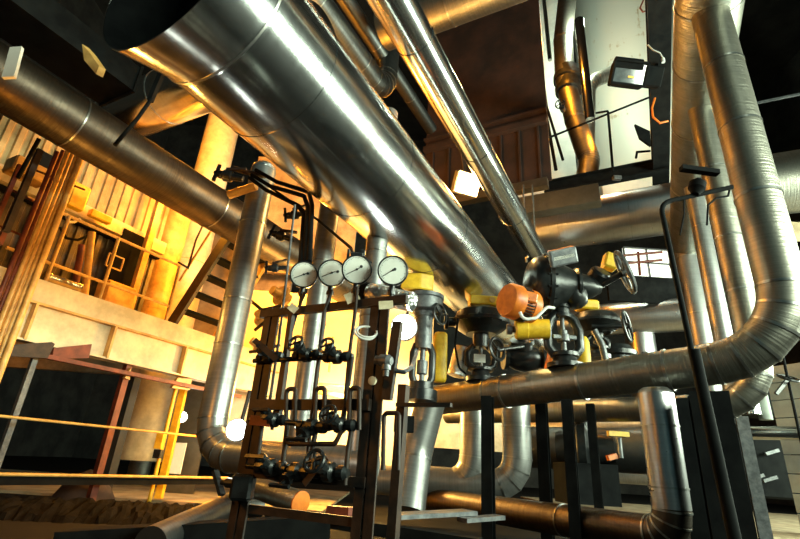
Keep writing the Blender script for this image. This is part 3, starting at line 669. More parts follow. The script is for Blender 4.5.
# grey fitting on the right post, with cable loop
ft = thing('tee_fitting', 'grey pipe fitting clamped on the right rack post', 'fitting', (-0.039, 2.3596, 1.1743))
bm = BM(); lathe(bm, (-0.0901, 2.3871, 1.1865), D2 + V((0, 0, -0.1)), [(0, 0), (0, 0.022), (0.025, 0.022), (0.027, 0.03), (0.07, 0.032), (0.09, 0.02), (0.09, 0)], 14); obj('body', bm, 'greyiron', ft, 30)
bm = BM(); lathe(bm, (-0.0354, 2.3577, 1.194), (0, 0, -1), [(0, 0.024), (0.06, 0.024), (0.062, 0.017), (0.09, 0.015), (0.09, 0)], 14); obj('branch', bm, 'greyiron', ft, 30)
bm = BM(); lathe(bm, (-0.0971, 2.4023, 1.0846), -D1, [(0, 0.022), (0.012, 0.022), (0.014, 0.016), (0.014, 0)], 16); obj('plug', bm, 'tag', ft, 30)
bm = BM(); torus(bm, V((-0.1612, 2.4482, 1.3367)), V((0.2, -0.8, 0.7)), 0.055, 0.006, 28, 8); torus(bm, V((-0.1553, 2.445, 1.3309)) + V((0.004, 0, 0.012)), V((0.1, -0.8, 0.75)), 0.052, 0.006, 28, 8)
solo('cable_coil', bm, 'cable', 'small pale coil of cable on the right rack post', 'cable', None, 60)
bm = BM(); P = [V((-0.0089, 2.4115, 1.1766)), V((0.0134, 2.3995, 1.1407)), V((0.0531, 2.3781, 1.1344)), V((0.1034, 2.6918, 1.2226)), V((0.1426, 3.0115, 1.3819))]
tube(bm, P, 0.012, 10); solo('flexible_hose', bm, 'greyiron', 'grey flexible hose sagging under the glaring lamp', 'hose', None, 60)
# upper cluster of impulse tubes and small valves, left of the gauges
TB = [([(-1.695, 4.6, 3.6921), (-1.373, 4.4, 3.4292), (-0.948, 4.1, 3.1528), (-0.8555, 3.9, 2.8963), (-0.6619, 3.2, 2.0307)], 'topmost'), ([(-1.7278, 4.6, 3.6229), (-1.439, 4.4, 3.3742), (-0.9908, 4.1, 3.1038), (-0.8896, 3.9, 2.8724), (-0.6886, 3.2, 2.013)], 'second'),
      ([(-1.743, 4.6, 3.5821), (-1.4729, 4.4, 3.3221), (-1.0238, 4.1, 2.9883), (-0.9149, 3.9, 2.7861), (-0.7173, 3.2, 2.011)], 'third')]
for P, w_ in TB:
    bm = BM(); rod(bm, P, 0.022, 10, 0.1, 4); solo('tube_line', bm, 'black', w_ + ' of three black tubes bending down to the leftmost gauge', 'tube', 'black tubes above the gauges', 60)
bm = BM(); rod(bm, [(-1.7033, 4.6, 3.6116), (-0.8004, 4, 2.7964), (-0.3585, 3.1, 2.1183), (-0.2859, 2.62, 1.8471)], 0.012, 10, 0.02, 3); solo('tube_line', bm, 'black', 'thin black tube slanting down to the top of the third gauge', 'tube', 'black tubes above the gauges', 60)
def cluster(label, c, s, a):
    t = thing('shutoff_valve', label, 'valve', c, 'black shutoff valves above the gauges')
    c = V(c); R = Matrix.Rotation(a, 3, 'Y')
    bm = BM(); lathe(bm, c + R @ V((-0.12 * s, 0, 0)), R @ V((1, 0, 0)), [(0, 0), (0, 0.04 * s), (0.03 * s, 0.05 * s), (0.06 * s, 0.05 * s), (0.08 * s, 0.07 * s), (0.16 * s, 0.07 * s), (0.18 * s, 0.04 * s), (0.30 * s, 0.035 * s), (0.30 * s, 0)], 14); obj('body', bm, 'iron', t, 30)
    bm = BM(); beam(bm, c + R @ V((-0.13 * s, -0.02, -0.11 * s)), c + R @ V((-0.13 * s, -0.02, 0.11 * s)), 0.035 * s, 0.03 * s, (0, -1, 0)); beam(bm, c + R @ V((-0.16 * s, -0.02, 0)), c + R @ V((-0.1 * s, -0.02, 0)), 0.03 * s, 0.03 * s); obj('tee_handle', bm, 'iron', t)
    bm = BM(); beam(bm, c + R @ V((-0.02 * s, -0.05, 0.05 * s)), c + R @ V((0.2 * s, -0.05, 0.1 * s)), 0.04 * s, 0.03 * s); obj('bracket', bm, 'steel', t)
    return t
cluster('black shutoff valve with a tee handle, highest, beside the pale column', (-2.0345, 4.7, 3.6521), 1.0, 0.15)
cluster('black shutoff valve with a tee handle, right of the silver upright pipe', (-1.1504, 4.5, 3.1), 0.75, -0.2)
cluster('black shutoff valve hanging lower, just right of the silver upright pipe', (-1.2873, 4.6, 2.8907), 0.8, 0.3)
cluster('black shutoff valve lowest of its cluster, left of the leftmost gauge', (-1.2076, 4.3, 2.402), 0.6, -0.1)
bm = BM(); rod(bm, [(-2.0201, 4.75, 3.7962), (-1.8522, 4.7, 3.7204), (-1.5812, 4.6, 3.621)], 0.03, 10); solo('valve_bracket', bm, 'steel', 'steel bar carrying the black tubes above the silver upright pipe', 'bar', None, 60)
bm = BM(); tube(bm, [(-2.0582, 4.9, 3.5198), (-1.7305, 4.8, 3.605)], 0.05, 14); solo('amber_tube', bm, 'ochre', 'short amber tube end beside the highest black shutoff valve', 'tube', None, 40)

# ------------------------------------------------------------------ control valves
# big actuator valve on the header
B5 = V((1.849, 5.1198, 1.6318))
YV = B5.y
def dome_valve_parts(t, base, zflange, r, h, neck_r, neck_h, yoke_h, mat='iron', flip=False):
    """globe valve on a pipe: bonnet, open yoke with stem, mushroom diaphragm actuator"""
    b = V(base)
    bm = BM(); lathe(bm, b, UP, [(0, neck_r * 1.7), (0.05, neck_r * 1.75), (0.06, neck_r * 1.15), (0.12, neck_r * 1.0), (0.13, neck_r * 1.5), (0.16, neck_r * 1.5), (0.16, 0)], 24); obj('bonnet', bm, mat, t, 30)
    z0 = 0.14
    bm = BM()
    for s in (-1, 1):
        pts = [b + V((s * neck_r * 0.7, 0, z0)), b + V((s * neck_r * 1.55, 0, z0 + yoke_h * 0.22)), b + V((s * neck_r * 1.6, 0, z0 + yoke_h * 0.7)), b + V((s * neck_r * 0.8, 0, z0 + yoke_h))]
        tube(bm, pts, neck_r * 0.36, 10)
    obj('yoke', bm, mat, t, 60)
    bm = BM(); lathe(bm, b + V((0, 0, z0)), UP, [(0, neck_r * 0.25), (yoke_h * 0.4, neck_r * 0.25), (yoke_h * 0.42, neck_r * 0.55), (yoke_h * 0.6, neck_r * 0.55), (yoke_h * 0.62, neck_r * 0.22), (yoke_h, neck_r * 0.22)], 14); obj('stem', bm, 'greyiron', t, 30)
    z1 = z0 + yoke_h
    bm = BM(); lathe(bm, b + V((0, 0, z1)), UP, [(-0.02, 0), (-0.02, neck_r * 0.95), (neck_h, neck_r * 0.95), (neck_h + 0.02, neck_r * 1.2), (neck_h + 0.02, 0)], 24); obj('neck', bm, mat, t, 30)
    z2 = z1 + neck_h
    bm = BM(); lathe(bm, b + V((0, 0, z2)), UP, [(0, 0), (0, r * 0.55), (h * 0.2, r * 0.85), (h * 0.34, r * 0.98), (h * 0.36, r * 1.04), (h * 0.48, r * 1.04), (h * 0.5, r * 0.99), (h * 0.78, r * 0.86), (h * 0.93, r * 0.6), (h, 0)], 40); a = obj('actuator', bm, mat, t, 28)
    for k in range(14):
        an = 2 * PI * k / 14; bm = BM(); lathe(bm, b + V((math.cos(an) * r * 0.99, math.sin(an) * r * 0.99, z2 + h * 0.33)), UP, [(0, 0), (0, 0.012), (h * 0.2, 0.012), (h * 0.2, 0)], 6); obj('flange_bolt', bm, mat, a)
    return z2 + h
bv = thing('control_valve', 'biggest black control valve standing on the header, with a large handwheel at its right', 'valve', (B5.x, B5.y, B5.z + 0.17))
b0 = V((B5.x, B5.y, B5.z + 0.16))
def bt(px_pt): return V(px_pt)
bm = BM(); lathe(bm, b0, UP, [(0, 0.19), (0.045, 0.19), (0.05, 0.14), (0.11, 0.12), (0.12, 0.15), (0.16, 0.15), (0.16, 0)], 28); obj('bonnet', bm, 'iron', bv, 30)
bm = BM()
for s in (-1, 1): tube(bm, [b0 + V((s * 0.09, 0, 0.12)), b0 + V((s * 0.17, 0, 0.22)), b0 + V((s * 0.175, 0, 0.42)), b0 + V((s * 0.13, 0, 0.54)), b0 + V((s * 0.06, 0, 0.60))], 0.052, 12)
obj('yoke', bm, 'iron', bv, 60)
bm = BM(); lathe(bm, b0 + V((0, 0, 0.14)), UP, [(0, 0.03), (0.14, 0.03), (0.15, 0.07), (0.22, 0.07), (0.23, 0.05), (0.27, 0.05), (0.28, 0.025), (0.46, 0.025)], 16); obj('stem', bm, 'greyiron', bv, 30)
bm = BM(); box(bm, b0 + V((0, -0.03, 0.33)), (0.26, 0.05, 0.05)); bevel(bm, 0.008); obj('travel_indicator', bm, 'greyiron', bv)
bm = BM(); lathe(bm, b0 + V((0, 0, 0.56)), UP, [(0, 0), (0, 0.10), (0.03, 0.10), (0.04, 0.085), (0.10, 0.085), (0.11, 0.10), (0.14, 0.10), (0.15, 0.09), (0.24, 0.11), (0.24, 0)], 28); obj('neck', bm, 'iron', bv, 30)
AC = V((1.6428, 5, 2.7371)); AE = V((2.3563, 4.9, 2.7253))
AC.y = YV; AE.y = YV - 0.05
ad = (AE - AC).normalized()
bm = BM(); lathe(bm, AC - ad * 0.20, ad, [(0, 0), (0.015, 0.17), (0.05, 0.26), (0.10, 0.31), (0.17, 0.335), (0.22, 0.335), (0.23, 0.355), (0.27, 0.355), (0.28, 0.32), (0.40, 0.255), (0.55, 0.19), (0.57, 0.215), (0.60, 0.215), (0.62, 0.16), (0.75, 0.13), (0.80, 0.10), (0.86, 0.06), (0.86, 0)], 48)
act = obj('actuator', bm, 'iron', bv, 28)
for k in range(16):
    an = 2 * PI * k / 16; x, y, d = frame(ad); bm = BM(); lathe(bm, AC + ad * 0.0 + (x * math.cos(an) + y * math.sin(an)) * 0.342, ad, [(0, 0), (0, 0.014), (0.1, 0.014), (0.1, 0)], 6); obj('flange_bolt', bm, 'iron', act)
bm = BM(); lathe(bm, AC + ad * 0.33 + V((0, 0, -0.05)), V((0.3, -0.3, -1)), [(0, 0.16), (0.1, 0.15), (0.2, 0.10), (0.25, 0.0)], 24); obj('gear_housing', bm, 'iron', bv, 40)
bm = BM(); q = V((2.2956, 4.85, 2.8807)); q.y = YV - 0.08; lathe(bm, q, V((0.3, -0.7, 0.6)), [(-0.1, 0.0), (-0.1, 0.12), (0.02, 0.12), (0.05, 0.1), (0.06, 0)], 20); obj('cover', bm, 'iron', bv, 30)
NP = V((1.7263, 4.62, 2.8718))
Rn = Matrix.Rotation(math.radians(-17), 3, 'Y') @ Matrix.Rotation(math.radians(25), 3, 'X')
bm = BM(); box(bm, NP, (0.31, 0.06, 0.18), Rn); bevel(bm, 0.02, 2); npo = obj('terminal_box', bm, 'greyiron', bv)
bm = BM(); box(bm, NP + Rn @ V((0, -0.027, -0.0)), (0.23, 0.006, 0.035), Rn); obj('name_plate', bm, 'pale', npo)
bm = BM(); box(bm, NP + Rn @ V((0, 0.03, 0.085)), (0.27, 0.06, 0.02), Rn); obj('lid', bm, 'orange', npo)
HC = V((2.4922, 4.85, 2.8466))
wheel('handwheel', bv, HC, (0.85, -0.35, 0.30), 0.235, 'greyiron', 5, 0.11)
bm = BM(); tube(bm, [AE - ad * 0.1, HC], 0.035, 12); obj('handwheel_shaft', bm, 'iron', bv, 40)
bm = BM(); box(bm, V((2.5058, 5.2, 3.1193)), (0.16, 0.14, 0.2), Matrix.Rotation(0.3, 3, 'Y')); bevel(bm, 0.02); solo('gear_cover', bm, 'yellow', 'yellow cover behind the large handwheel of the biggest valve', 'cover')
# orange motor and yellow cylinder at its left
mo = thing('drive_motor', 'orange drive motor bolted to the left of the biggest black valve', 'motor', (1.3334, 4.9, 2.4093))
MC = V((1.3334, 4.9, 2.4093)); md = V((-0.86, -0.42, 0.05)).normalized()
bm = BM(); lathe(bm, MC - md * 0.16, md, [(0, 0), (0, 0.17), (0.02, 0.185), (0.10, 0.185), (0.105, 0.172), (0.22, 0.172), (0.225, 0.19), (0.33, 0.188), (0.36, 0.17), (0.37, 0)], 36); mb = obj('housing', bm, 'orange', mo, 30)
bm = BM(); x, y, d = frame(md)
for k in range(36):
    an = 2 * PI * k / 36; e = x * math.cos(an) + y * math.sin(an); beam(bm, MC - md * 0.05 + e * 0.175, MC + md * 0.06 + e * 0.175, 0.008, 0.036, e)
obj('cooling_fins', bm, 'steel', mb)
bm = BM(); q = MC + V((0.06, -0.17, 0.02)); box(bm, q, (0.14, 0.05, 0.12), Matrix.Rotation(0.2, 3, 'Y')); bevel(bm, 0.015); obj('terminal_box', bm, 'orange', mo)
bm = BM(); tube(bm, fillet([(1.2251, 4.55, 2.2021), (1.2521, 4.55, 2.1209), (1.383, 4.55, 2.1505), (1.4997, 4.55, 2.2735), (1.5871, 4.6, 2.2851)], 0.06, 4)[0], 0.016, 10); obj('power_lead', bm, 'cable', mo, 60)
yc = thing('spring_cylinder', 'yellow cylinder lying under the orange motor', 'cylinder', (1.4959, 5.05, 2.1819))
YC = V((1.4739, 5.05, 2.1804)); yd = V((1, -0.15, 0.03)).normalized()
bm = BM(); lathe(bm, YC - yd * 0.17, yd, [(0, 0), (0, 0.105), (0.015, 0.115), (0.13, 0.115), (0.135, 0.108), (0.36, 0.108), (0.36, 0)], 32); obj('barrel', bm, 'yellow', yc, 30)
bm = BM(); lathe(bm, YC - yd * 0.17, -yd, [(0, 0.04), (0.03, 0.04), (0.035, 0.06), (0.09, 0.06), (0.09, 0)], 16); obj('rod_end', bm, 'greyiron', yc, 30)
bm = BM(); lathe(bm, V((2.1493, 5.35, 1.8102)), UP, [(0, 0), (0, 0.075), (0.34, 0.075), (0.40, 0.05), (0.40, 0)], 20); solo('yellow_column', bm, 'yellow', 'yellow upright cylinder just right of the biggest valve yoke', 'cylinder', None, 30)
bm = BM(); tube(bm, [(1.8738, 5.6, 2.075), (1.7798, 5.5, 1.8132)], 0.05, 12); solo('orange_strut', bm, 'orange', 'orange strut behind the left side of the biggest valve yoke', 'strut', None, 40)
# mushroom valve with yellow positioner, left of the motor
def on_header(px, off):
    return None
V2B = V((1.0676, 5.8519, 1.5642))
v2 = thing('diaphragm_valve', 'black mushroom topped valve with a yellow box on it, left of the orange motor', 'valve', (V2B.x, V2B.y, V2B.z + 0.16))
zt_ = dome_valve_parts(v2, (V2B.x, V2B.y, V2B.z + 0.15), 0, 0.35, 0.36, 0.105, 0.14, 0.30)
bm = BM(); box(bm, (V2B.x + 0.02, V2B.y - 0.05, V2B.z + 0.15 + zt_ + 0.06), (0.36, 0.22, 0.12)); bevel(bm, 0.02, 2); pb2 = obj('positioner_box', bm, 'yellow', v2)
bm = BM(); lathe(bm, (V2B.x + 0.12, V2B.y - 0.16, V2B.z + 0.15 + zt_ + 0.06), (0, -1, 0), [(0, 0.035), (0.02, 0.035), (0.02, 0)], 16); obj('cap', bm, 'ochre', pb2, 30)
bm = BM(); box(bm, (V2B.x - 0.04, V2B.y - 0.15, V2B.z + 0.40), (0.14, 0.01, 0.10)); obj('number_tag', bm, 'pale', v2)
bm = BM(); lathe(bm, (V2B.x + 0.33, V2B.y - 0.05, V2B.z + 0.15 + zt_ - 0.24), (1, 0, 0), [(0, 0.06), (0.10, 0.06), (0.11, 0.08), (0.16, 0.08), (0.16, 0)], 16); obj('air_port', bm, 'greyiron', v2, 30)
bm = BM(); lathe(bm, (V2B.x - 0.33, V2B.y - 0.02, V2B.z + 0.15 + zt_ - 0.22), (-1, 0, 0), [(0, 0.06), (0.08, 0.06), (0.09, 0.1), (0.13, 0.1), (0.13, 0)], 16); obj('side_flange', bm, 'iron', v2, 30)
bm = BM(); tube(bm, fillet([(0.7185, 5.4, 2.3583), (0.7014, 5.5, 2.0577), (0.7521, 5.5, 1.7918), (0.8333, 5.5, 1.7284)], 0.1, 3)[0], 0.013, 8); solo('signal_cable', bm, 'black', 'thin cable hanging left of the mushroom topped valve', 'cable', None, 60)
v5 = thing('globe_valve', 'squat black valve with a small handwheel between the mushroom valve and the biggest valve', 'valve', (1.6097, 5.9, 1.8378))
c5 = V((1.6177, 5.9, 2.0492))
bm = BM(); lathe(bm, c5 - V((0.26, 0, 0)), (1, 0, 0), [(0, 0), (0, 0.16), (0.05, 0.16), (0.06, 0.11), (0.14, 0.15), (0.26, 0.18), (0.38, 0.15), (0.46, 0.11), (0.47, 0.16), (0.52, 0.16), (0.52, 0)], 28); obj('body', bm, 'iron', v5, 30)
bm = BM(); lathe(bm, c5, V((-0.2, -0.5, 0.8)), [(0, 0.13), (0.18, 0.12), (0.19, 0.15), (0.24, 0.15), (0.25, 0.05), (0.3, 0.05), (0.3, 0)], 24); obj('bonnet', bm, 'iron', v5, 30)
wheel('handwheel', v5, V((1.1511, 5.3, 1.9942)), (0.62, -0.76, 0.1), 0.125, 'iron', 3, 0.16)
bm = BM(); tube(bm, [(1.1509, 5.3, 1.9828), c5 + V((-0.05, -0.2, 0.1))], 0.025, 10); obj('shaft', bm, 'iron', v5, 40)
# two mushroom valves behind, at the right
for px_c, s, lb in (((2.6899, 6.2, 2.2901), 1.0, 'black mushroom topped valve with a small handwheel, right behind the biggest valve'),):
    t = thing('diaphragm_valve', lb, 'valve', px_c)
    z = dome_valve_parts(t, V(px_c) - V((0, 0, 0.12)), 0, 0.33, 0.30, 0.09, 0.05, 0.16)
    b = V(px_c) - V((0, 0, 0.12))
    bm = BM(); box(bm, b + V((-0.12, -0.05, z + 0.06)), (0.28, 0.2, 0.13)); bevel(bm, 0.02); obj('positioner_box', bm, 'yellow', t)
    hc = V((2.9675, 5.9, 2.5539))
    wheel('handwheel', t, hc, (0.75, -0.62, 0.08), 0.195, 'iron', 4, 0.1)
    bm = BM(); tube(bm, [hc - V((0.42, -0.1, 0.0)), hc], 0.03, 10); obj('shaft', bm, 'iron', t, 40)
    bm = BM(); tube(bm, [(2.4047, 5.6, 2.3813), (2.4841, 5.6, 2.2008), (2.5112, 5.6, 1.9974)], 0.04, 10); obj('side_arm', bm, 'greyiron', t, 60)
t = thing('gate_valve', 'low black valve half hidden behind the header, below the small handwheel', 'valve', (3.1465, 6.6, 2.2695))
c7 = V((3.1214, 6.6, 2.2961))
bm = BM(); lathe(bm, c7 - V((0, 0, 0.2)), UP, [(0, 0), (0, 0.2), (0.2, 0.22), (0.22, 0.27), (0.28, 0.27), (0.29, 0.22), (0.36, 0.2), (0.38, 0.1), (0.38, 0)], 32); obj('body', bm, 'iron', t, 30)
bm = BM(); lathe(bm, c7 + V((0.25, -0.05, -0.02)), (1, -0.1, 0), [(0, 0.08), (0.08, 0.08), (0.09, 0.12), (0.14, 0.12), (0.14, 0)], 16); obj('side_flange', bm, 'iron', t, 30)
# left actuator above the leaning pipe
v3 = thing('slim_control_valve', 'slim grey control valve with a yellow box on top, beside the glaring lamp', 'valve', (0.3075, 5.15, 1.4123))
Y3 = 5.15
b3 = V((0.308, 5.15, 1.402))
bm = BM(); lathe(bm, b3, UP, [(-0.05, 0), (-0.05, 0.17), (0.06, 0.17), (0.07, 0.13), (0.14, 0.13), (0.14, 0)], 28); obj('bonnet', bm, 'iron', v3, 30)
bm = BM()
for s in (-1, 1): tube(bm, [b3 + V((s * 0.07, 0, 0.1)), b3 + V((s * 0.105, 0, 0.2)), b3 + V((s * 0.105, 0, 0.45)), b3 + V((s * 0.07, 0, 0.55))], 0.04, 10)
obj('yoke', bm, 'iron', v3, 60)
bm = BM(); lathe(bm, b3 + V((0, 0, 0.12)), UP, [(0, 0.03), (0.1, 0.03), (0.11, 0.06), (0.25, 0.06), (0.26, 0.03), (0.42, 0.03)], 14); obj('stem', bm, 'greyiron', v3, 30)
bm = BM(); lathe(bm, b3 + V((0, 0, 0.50)), UP, [(0, 0), (0, 0.095), (0.36, 0.095), (0.38, 0.12), (0.38, 0)], 28); obj('neck', bm, 'greyiron', v3, 30)
bm = BM(); lathe(bm, b3 + V((0, 0, 0.86)), UP, [(0, 0), (0, 0.11), (0.05, 0.13), (0.07, 0.185), (0.11, 0.20), (0.20, 0.20), (0.21, 0.215), (0.25, 0.215), (0.26, 0.19), (0.28, 0.12), (0.28, 0)], 36); obj('actuator', bm, 'greyiron', v3, 28)
bm = BM(); p = V((0.2164, 5.1, 2.626))
outl = [(-0.2, -0.09), (-0.12, 0.09), (0.06, 0.12), (0.17, 0.04), (0.17, -0.07), (0.02, -0.12)]
lo = [bm.verts.new(p + V((x, y - 0.02, -0.09))) for x, y in outl]; hi = [bm.verts.new(p + V((x, y - 0.02, 0.10))) for x, y in outl]
bm.faces.new(lo[::-1]); bm.faces.new(hi)
for k in range(6): bm.faces.new((lo[k], lo[(k + 1) % 6], hi[(k + 1) % 6], hi[k]))
bevel(bm, 0.012); pbx = obj('positioner_box', bm, 'yellow', v3)
bm = BM(); box(bm, p + V((0.05, -0.02, 0.105)), (0.12, 0.12, 0.02)); obj('window', bm, 'greyiron', pbx)
wheel('handwheel', v3, V((0.4678, 5, 2.2674)), (0.75, -0.65, 0.1), 0.115, 'iron', 3, 0.12)
bm = BM(); tube(bm, [(0.4678, 5, 2.2674), b3 + V((0.05, 0, 0.9))], 0.02, 8); obj('shaft', bm, 'iron', v3, 40)
bm = BM(); box(bm, V((0.5537, 5.75, 1.9594)), (0.17, 0.14, 0.62)); bevel(bm, 0.05, 3); yb = solo('yellow_cabinet', bm, 'yellow', 'yellow rounded box standing behind the slim grey control valve', 'box', None, 40)
bm = BM(); box(bm, V((0.1413, 5, 1.0982)) , (0.2, 0.06, 0.16)); bevel(bm, 0.005); solo('black_box', bm, 'black', 'small black box right of the rack, left of the leaning pipe top', 'box')
bm = BM(); tube(bm, [(0.868, 6, 2.1491), (0.7843, 6, 1.789)], 0.11, 24); solo('insulated_stub', bm, 'foil', 'pale foil wrapped stub left of the mushroom topped valve', 'pipe', None, 40)

# ------------------------------------------------------------------ walkway platform and booth on the left
slab = thing('walkway_platform', 'cream painted steel walkway with a deep girder, along the left side', 'platform', (-3.8707, 6.5042, 1.9912))
za = 1.8022; zb = 2.2372; zc = 2.5476
A0 = V((-4.4389, 5.4496, 2.2407)); A1 = V((-2.8487, 8.4011, 1.831)) + D1 * 1.2
A0 = A0 - D1 * 0.6
def along(px_pt, z, off=0.0):
    p = V(px_pt) - D2 * off; return V((p.x, p.y, z))
bm = BM(); beam(bm, along(A0, (za + zb) / 2, 0.02), along(A1, (za + zb) / 2, 0.02), 0.03, zb - za, UP); obj('girder_web', bm, 'cream', slab)
bm = BM(); beam(bm, along(A0, za, 0.02), along(A1, za, 0.02), 0.20, 0.025, UP); obj('bottom_flange', bm, 'cream', slab)
bm = BM(); beam(bm, along(A0, zb + 0.012, 0.02), along(A1, zb + 0.012, 0.02), 0.20, 0.025, UP); obj('top_flange', bm, 'ochre', slab)
bm = BM(); beam(bm, along(A0, (zb + zc) / 2 + 0.02, 0.05), along(A1, (zb + zc) / 2 + 0.02, 0.05), 0.06, zc - zb - 0.02, UP); obj('kick_plate', bm, 'cream', slab)
bm = BM(); beam(bm, along(A0, zc - 0.06, 1.2), along(A1, zc - 0.06, 1.2), 2.2, 0.08, UP); obj('deck', bm, 'cream', slab)
for tok in ((-4.3665, 5.584, 2.0406), (-3.8897, 6.469, 1.9815), (-3.3247, 7.5176, 1.9998)):
    bm = BM(); beam(bm, along(tok, za, -0.05), along(tok, zb, -0.05), 0.03, 0.10, D2); obj('stiffener', bm, 'ochre', slab)
L = (A1 - A0).length
# red beam and brackets under the girder
e0 = V((-4.3318, 5.4376, 1.6602)); e1 = V((-2.9125, 8.0718, 1.6783)); e0 = e0 - D1 * 1.0; e1.z = e0.z
bm = BM(); beam(bm, e0, e1 + D1 * 0.6, 0.08, 0.05, UP); solo('red_beam', bm, 'red', 'thin rust red beam running just below the cream girder', 'beam')
for toks, mt, lb in ((((-4.3134, 5.3663, 1.6904), (-4.1115, 5.741, 1.8298), (-4.0928, 5.7758, 1.815), (-4.1039, 5.7551, 1.6399), (-4.3082, 5.3759, 1.5688)), 'steel', 'dark brown bracket plate under the cream girder at far left'),
                     (((-4.1231, 5.8248, 1.7753), (-3.9219, 6.1983, 1.928), (-3.914, 6.213, 1.7488), (-4.1142, 5.8415, 1.6452)), 'red', 'rust brown bracket plate under the cream girder'),
                     (((-3.6813, 6.7502, 1.6), (-3.6593, 6.7911, 1.7467), (-3.6436, 6.8203, 1.5867)), 'ochre', 'small amber gusset under the girder at the red post'),
                     (((-3.3141, 7.4318, 1.5895), (-3.2842, 7.4873, 1.7503), (-3.162, 7.7141, 1.7809), (-3.1579, 7.7218, 1.6118)), 'ochre', 'larger amber gusset under the girder at the lit column')):
    bm = BM(); fs = [bm.verts.new(V(p)) for p in toks]; fb = [bm.verts.new(V(p) - D2 * 0.06) for p in toks]
    bm.faces.new(fs); bm.faces.new(fb[::-1]); n = len(fs)
    for k in range(n): bm.faces.new((fs[k], fs[(k + 1) % n], fb[(k + 1) % n], fb[k]))
    solo('bracket_plate', bm, mt, lb, 'bracket')
# handrail
hr = thing('handrail', 'amber lit pipe handrail along the walkway edge', 'railing', (-4.0998, 6.332, 2.3914))
zr = 3.5091; zm = 2.8176
for tok in ((-4.4319, 5.7156, 2.3838), (-4.0978, 6.3356, 2.3784), (-3.5899, 7.2783, 2.4144)):
    bm = BM(); p = along(tok, zc - 0.05); tube(bm, [p, along(tok, zr)], 0.024, 10); obj('post', bm, 'ochre', hr, 40)
R0 = along((-4.6769, 5.2608, 2.466), zr); R1 = along((-3.5815, 7.2939, 2.926), zr)
for z in (zr, zm):
    bm = BM(); tube(bm, [V((R0.x, R0.y, z)), V((R1.x, R1.y, z))], 0.02, 10); obj('rail', bm, 'ochre', hr, 40)
# corrugated booth
def corr(bm, p0, p1, z0, z1, pitch=0.16, depth=0.03):
    p0 = V(p0); p1 = V(p1); L = (p1 - p0).length; n = max(2, int(L / pitch)); t = (p1 - p0).normalized(); nn = V((t.y, -t.x, 0)); row = []
    for i in range(n):
        for (f, o) in ((0.0, 0), (0.4, 0), (0.5, 1), (0.9, 1)):
            row.append(p0 + t * L * (i + f) / n + nn * depth * o)
    a = [bm.verts.new((q.x, q.y, z0)) for q in row]; b = [bm.verts.new((q.x, q.y, z1)) for q in row]
    a2 = [bm.verts.new(V((q.x, q.y, z0)) - nn * 0.02) for q in row]; b2 = [bm.verts.new(V((q.x, q.y, z1)) - nn * 0.02) for q in row]
    for i in range(len(row) - 1):
        bm.faces.new((a[i], a[i + 1], b[i + 1], b[i])); bm.faces.new((a2[i + 1], a2[i], b2[i], b2[i + 1]))
        bm.faces.new((b[i], b[i + 1], b2[i + 1], b2[i])); bm.faces.new((a[i + 1], a[i], a2[i], a2[i + 1]))
    for i in (0, -1): bm.faces.new((a[i], b[i], b2[i], a2[i]))
bo = thing('corrugated_booth', 'corrugated sheet booth on the walkway at left, amber lit', 'booth', (-4.5729, 7.8362, 2.5151))
q0 = V((-5.8154, 5.6355, 2.8754)); q1 = V((-4.4755, 8.1225, 4.1186))
zt = 0.5 * (4.9715 + 4.9088) + 0.35
z4 = 4.104
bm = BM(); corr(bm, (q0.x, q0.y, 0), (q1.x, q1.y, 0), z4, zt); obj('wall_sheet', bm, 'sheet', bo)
bm = BM(); corr(bm, (q0.x, q0.y, 0), (q1.x, q1.y, 0), zc, z4); obj('lower_wall_sheet', bm, 'shadesheet', bo)
bm = BM(); beam(bm, along(q0, z4, -0.1), along(q1, z4, -0.1), 0.22, 0.22, UP); obj('sill_duct', bm, 'cream', bo)
bm = BM(); beam(bm, along(q0, z4 - 0.16, -0.06), along(q1, z4 - 0.16, -0.06), 0.12, 0.06, UP); obj('cable_tray', bm, 'black', bo)
bm = BM(); beam(bm, along(q0, zt, -0.06), along(q1, zt, -0.06), 0.1, 0.12, UP); obj('eave_trim', bm, 'ochre', bo)
bm = BM(); p = V((-4.3461, 7.5193, 3.6636)); beam(bm, (p.x, p.y, zc), (p.x, p.y, zt), 0.10, 0.10, D1); solo('booth_post', bm, 'ochre', 'amber steel post in front of the corrugated booth', 'post')
bm = BM(); box(bm, V((-4.9515, 6.3956, 4.1729)), (0.26, 0.16, 0.40), Matrix((D1, D2, UP)).transposed()); bevel(bm, 0.03, 2); solo('yellow_box', bm, 'yellow', 'bright yellow box on the corrugated booth wall by the conduits', 'box')
bm = BM(); box(bm, V((-4.7921, 6.7969, 4.0606)), (0.34, 0.12, 0.12), Matrix((D1, D2, UP)).transposed()); bevel(bm, 0.015); solo('yellow_fitting', bm, 'yellow', 'low yellow fitting on the pale sill of the booth', 'fitting')
bm = BM(); tube(bm, [(-4.9481, 6.2964, 3.8418), (-4.9168, 6.3546, 3.7258), (-4.881, 6.4211, 3.7639), (-4.851, 6.4767, 3.8468)], 0.02, 8); solo('white_cable', bm, 'cable', 'white cable hanging from the yellow box on the booth', 'cable', None, 60)
bm = BM(); tube(bm, [(-4.9527, 6.2881, 3.6058), (-4.894, 6.3969, 3.4861), (-4.8173, 6.5392, 3.5285), (-4.7527, 6.6591, 3.6764)], 0.02, 8); solo('black_cable', bm, 'black', 'black cable sagging below the white cable on the booth', 'cable', None, 60)
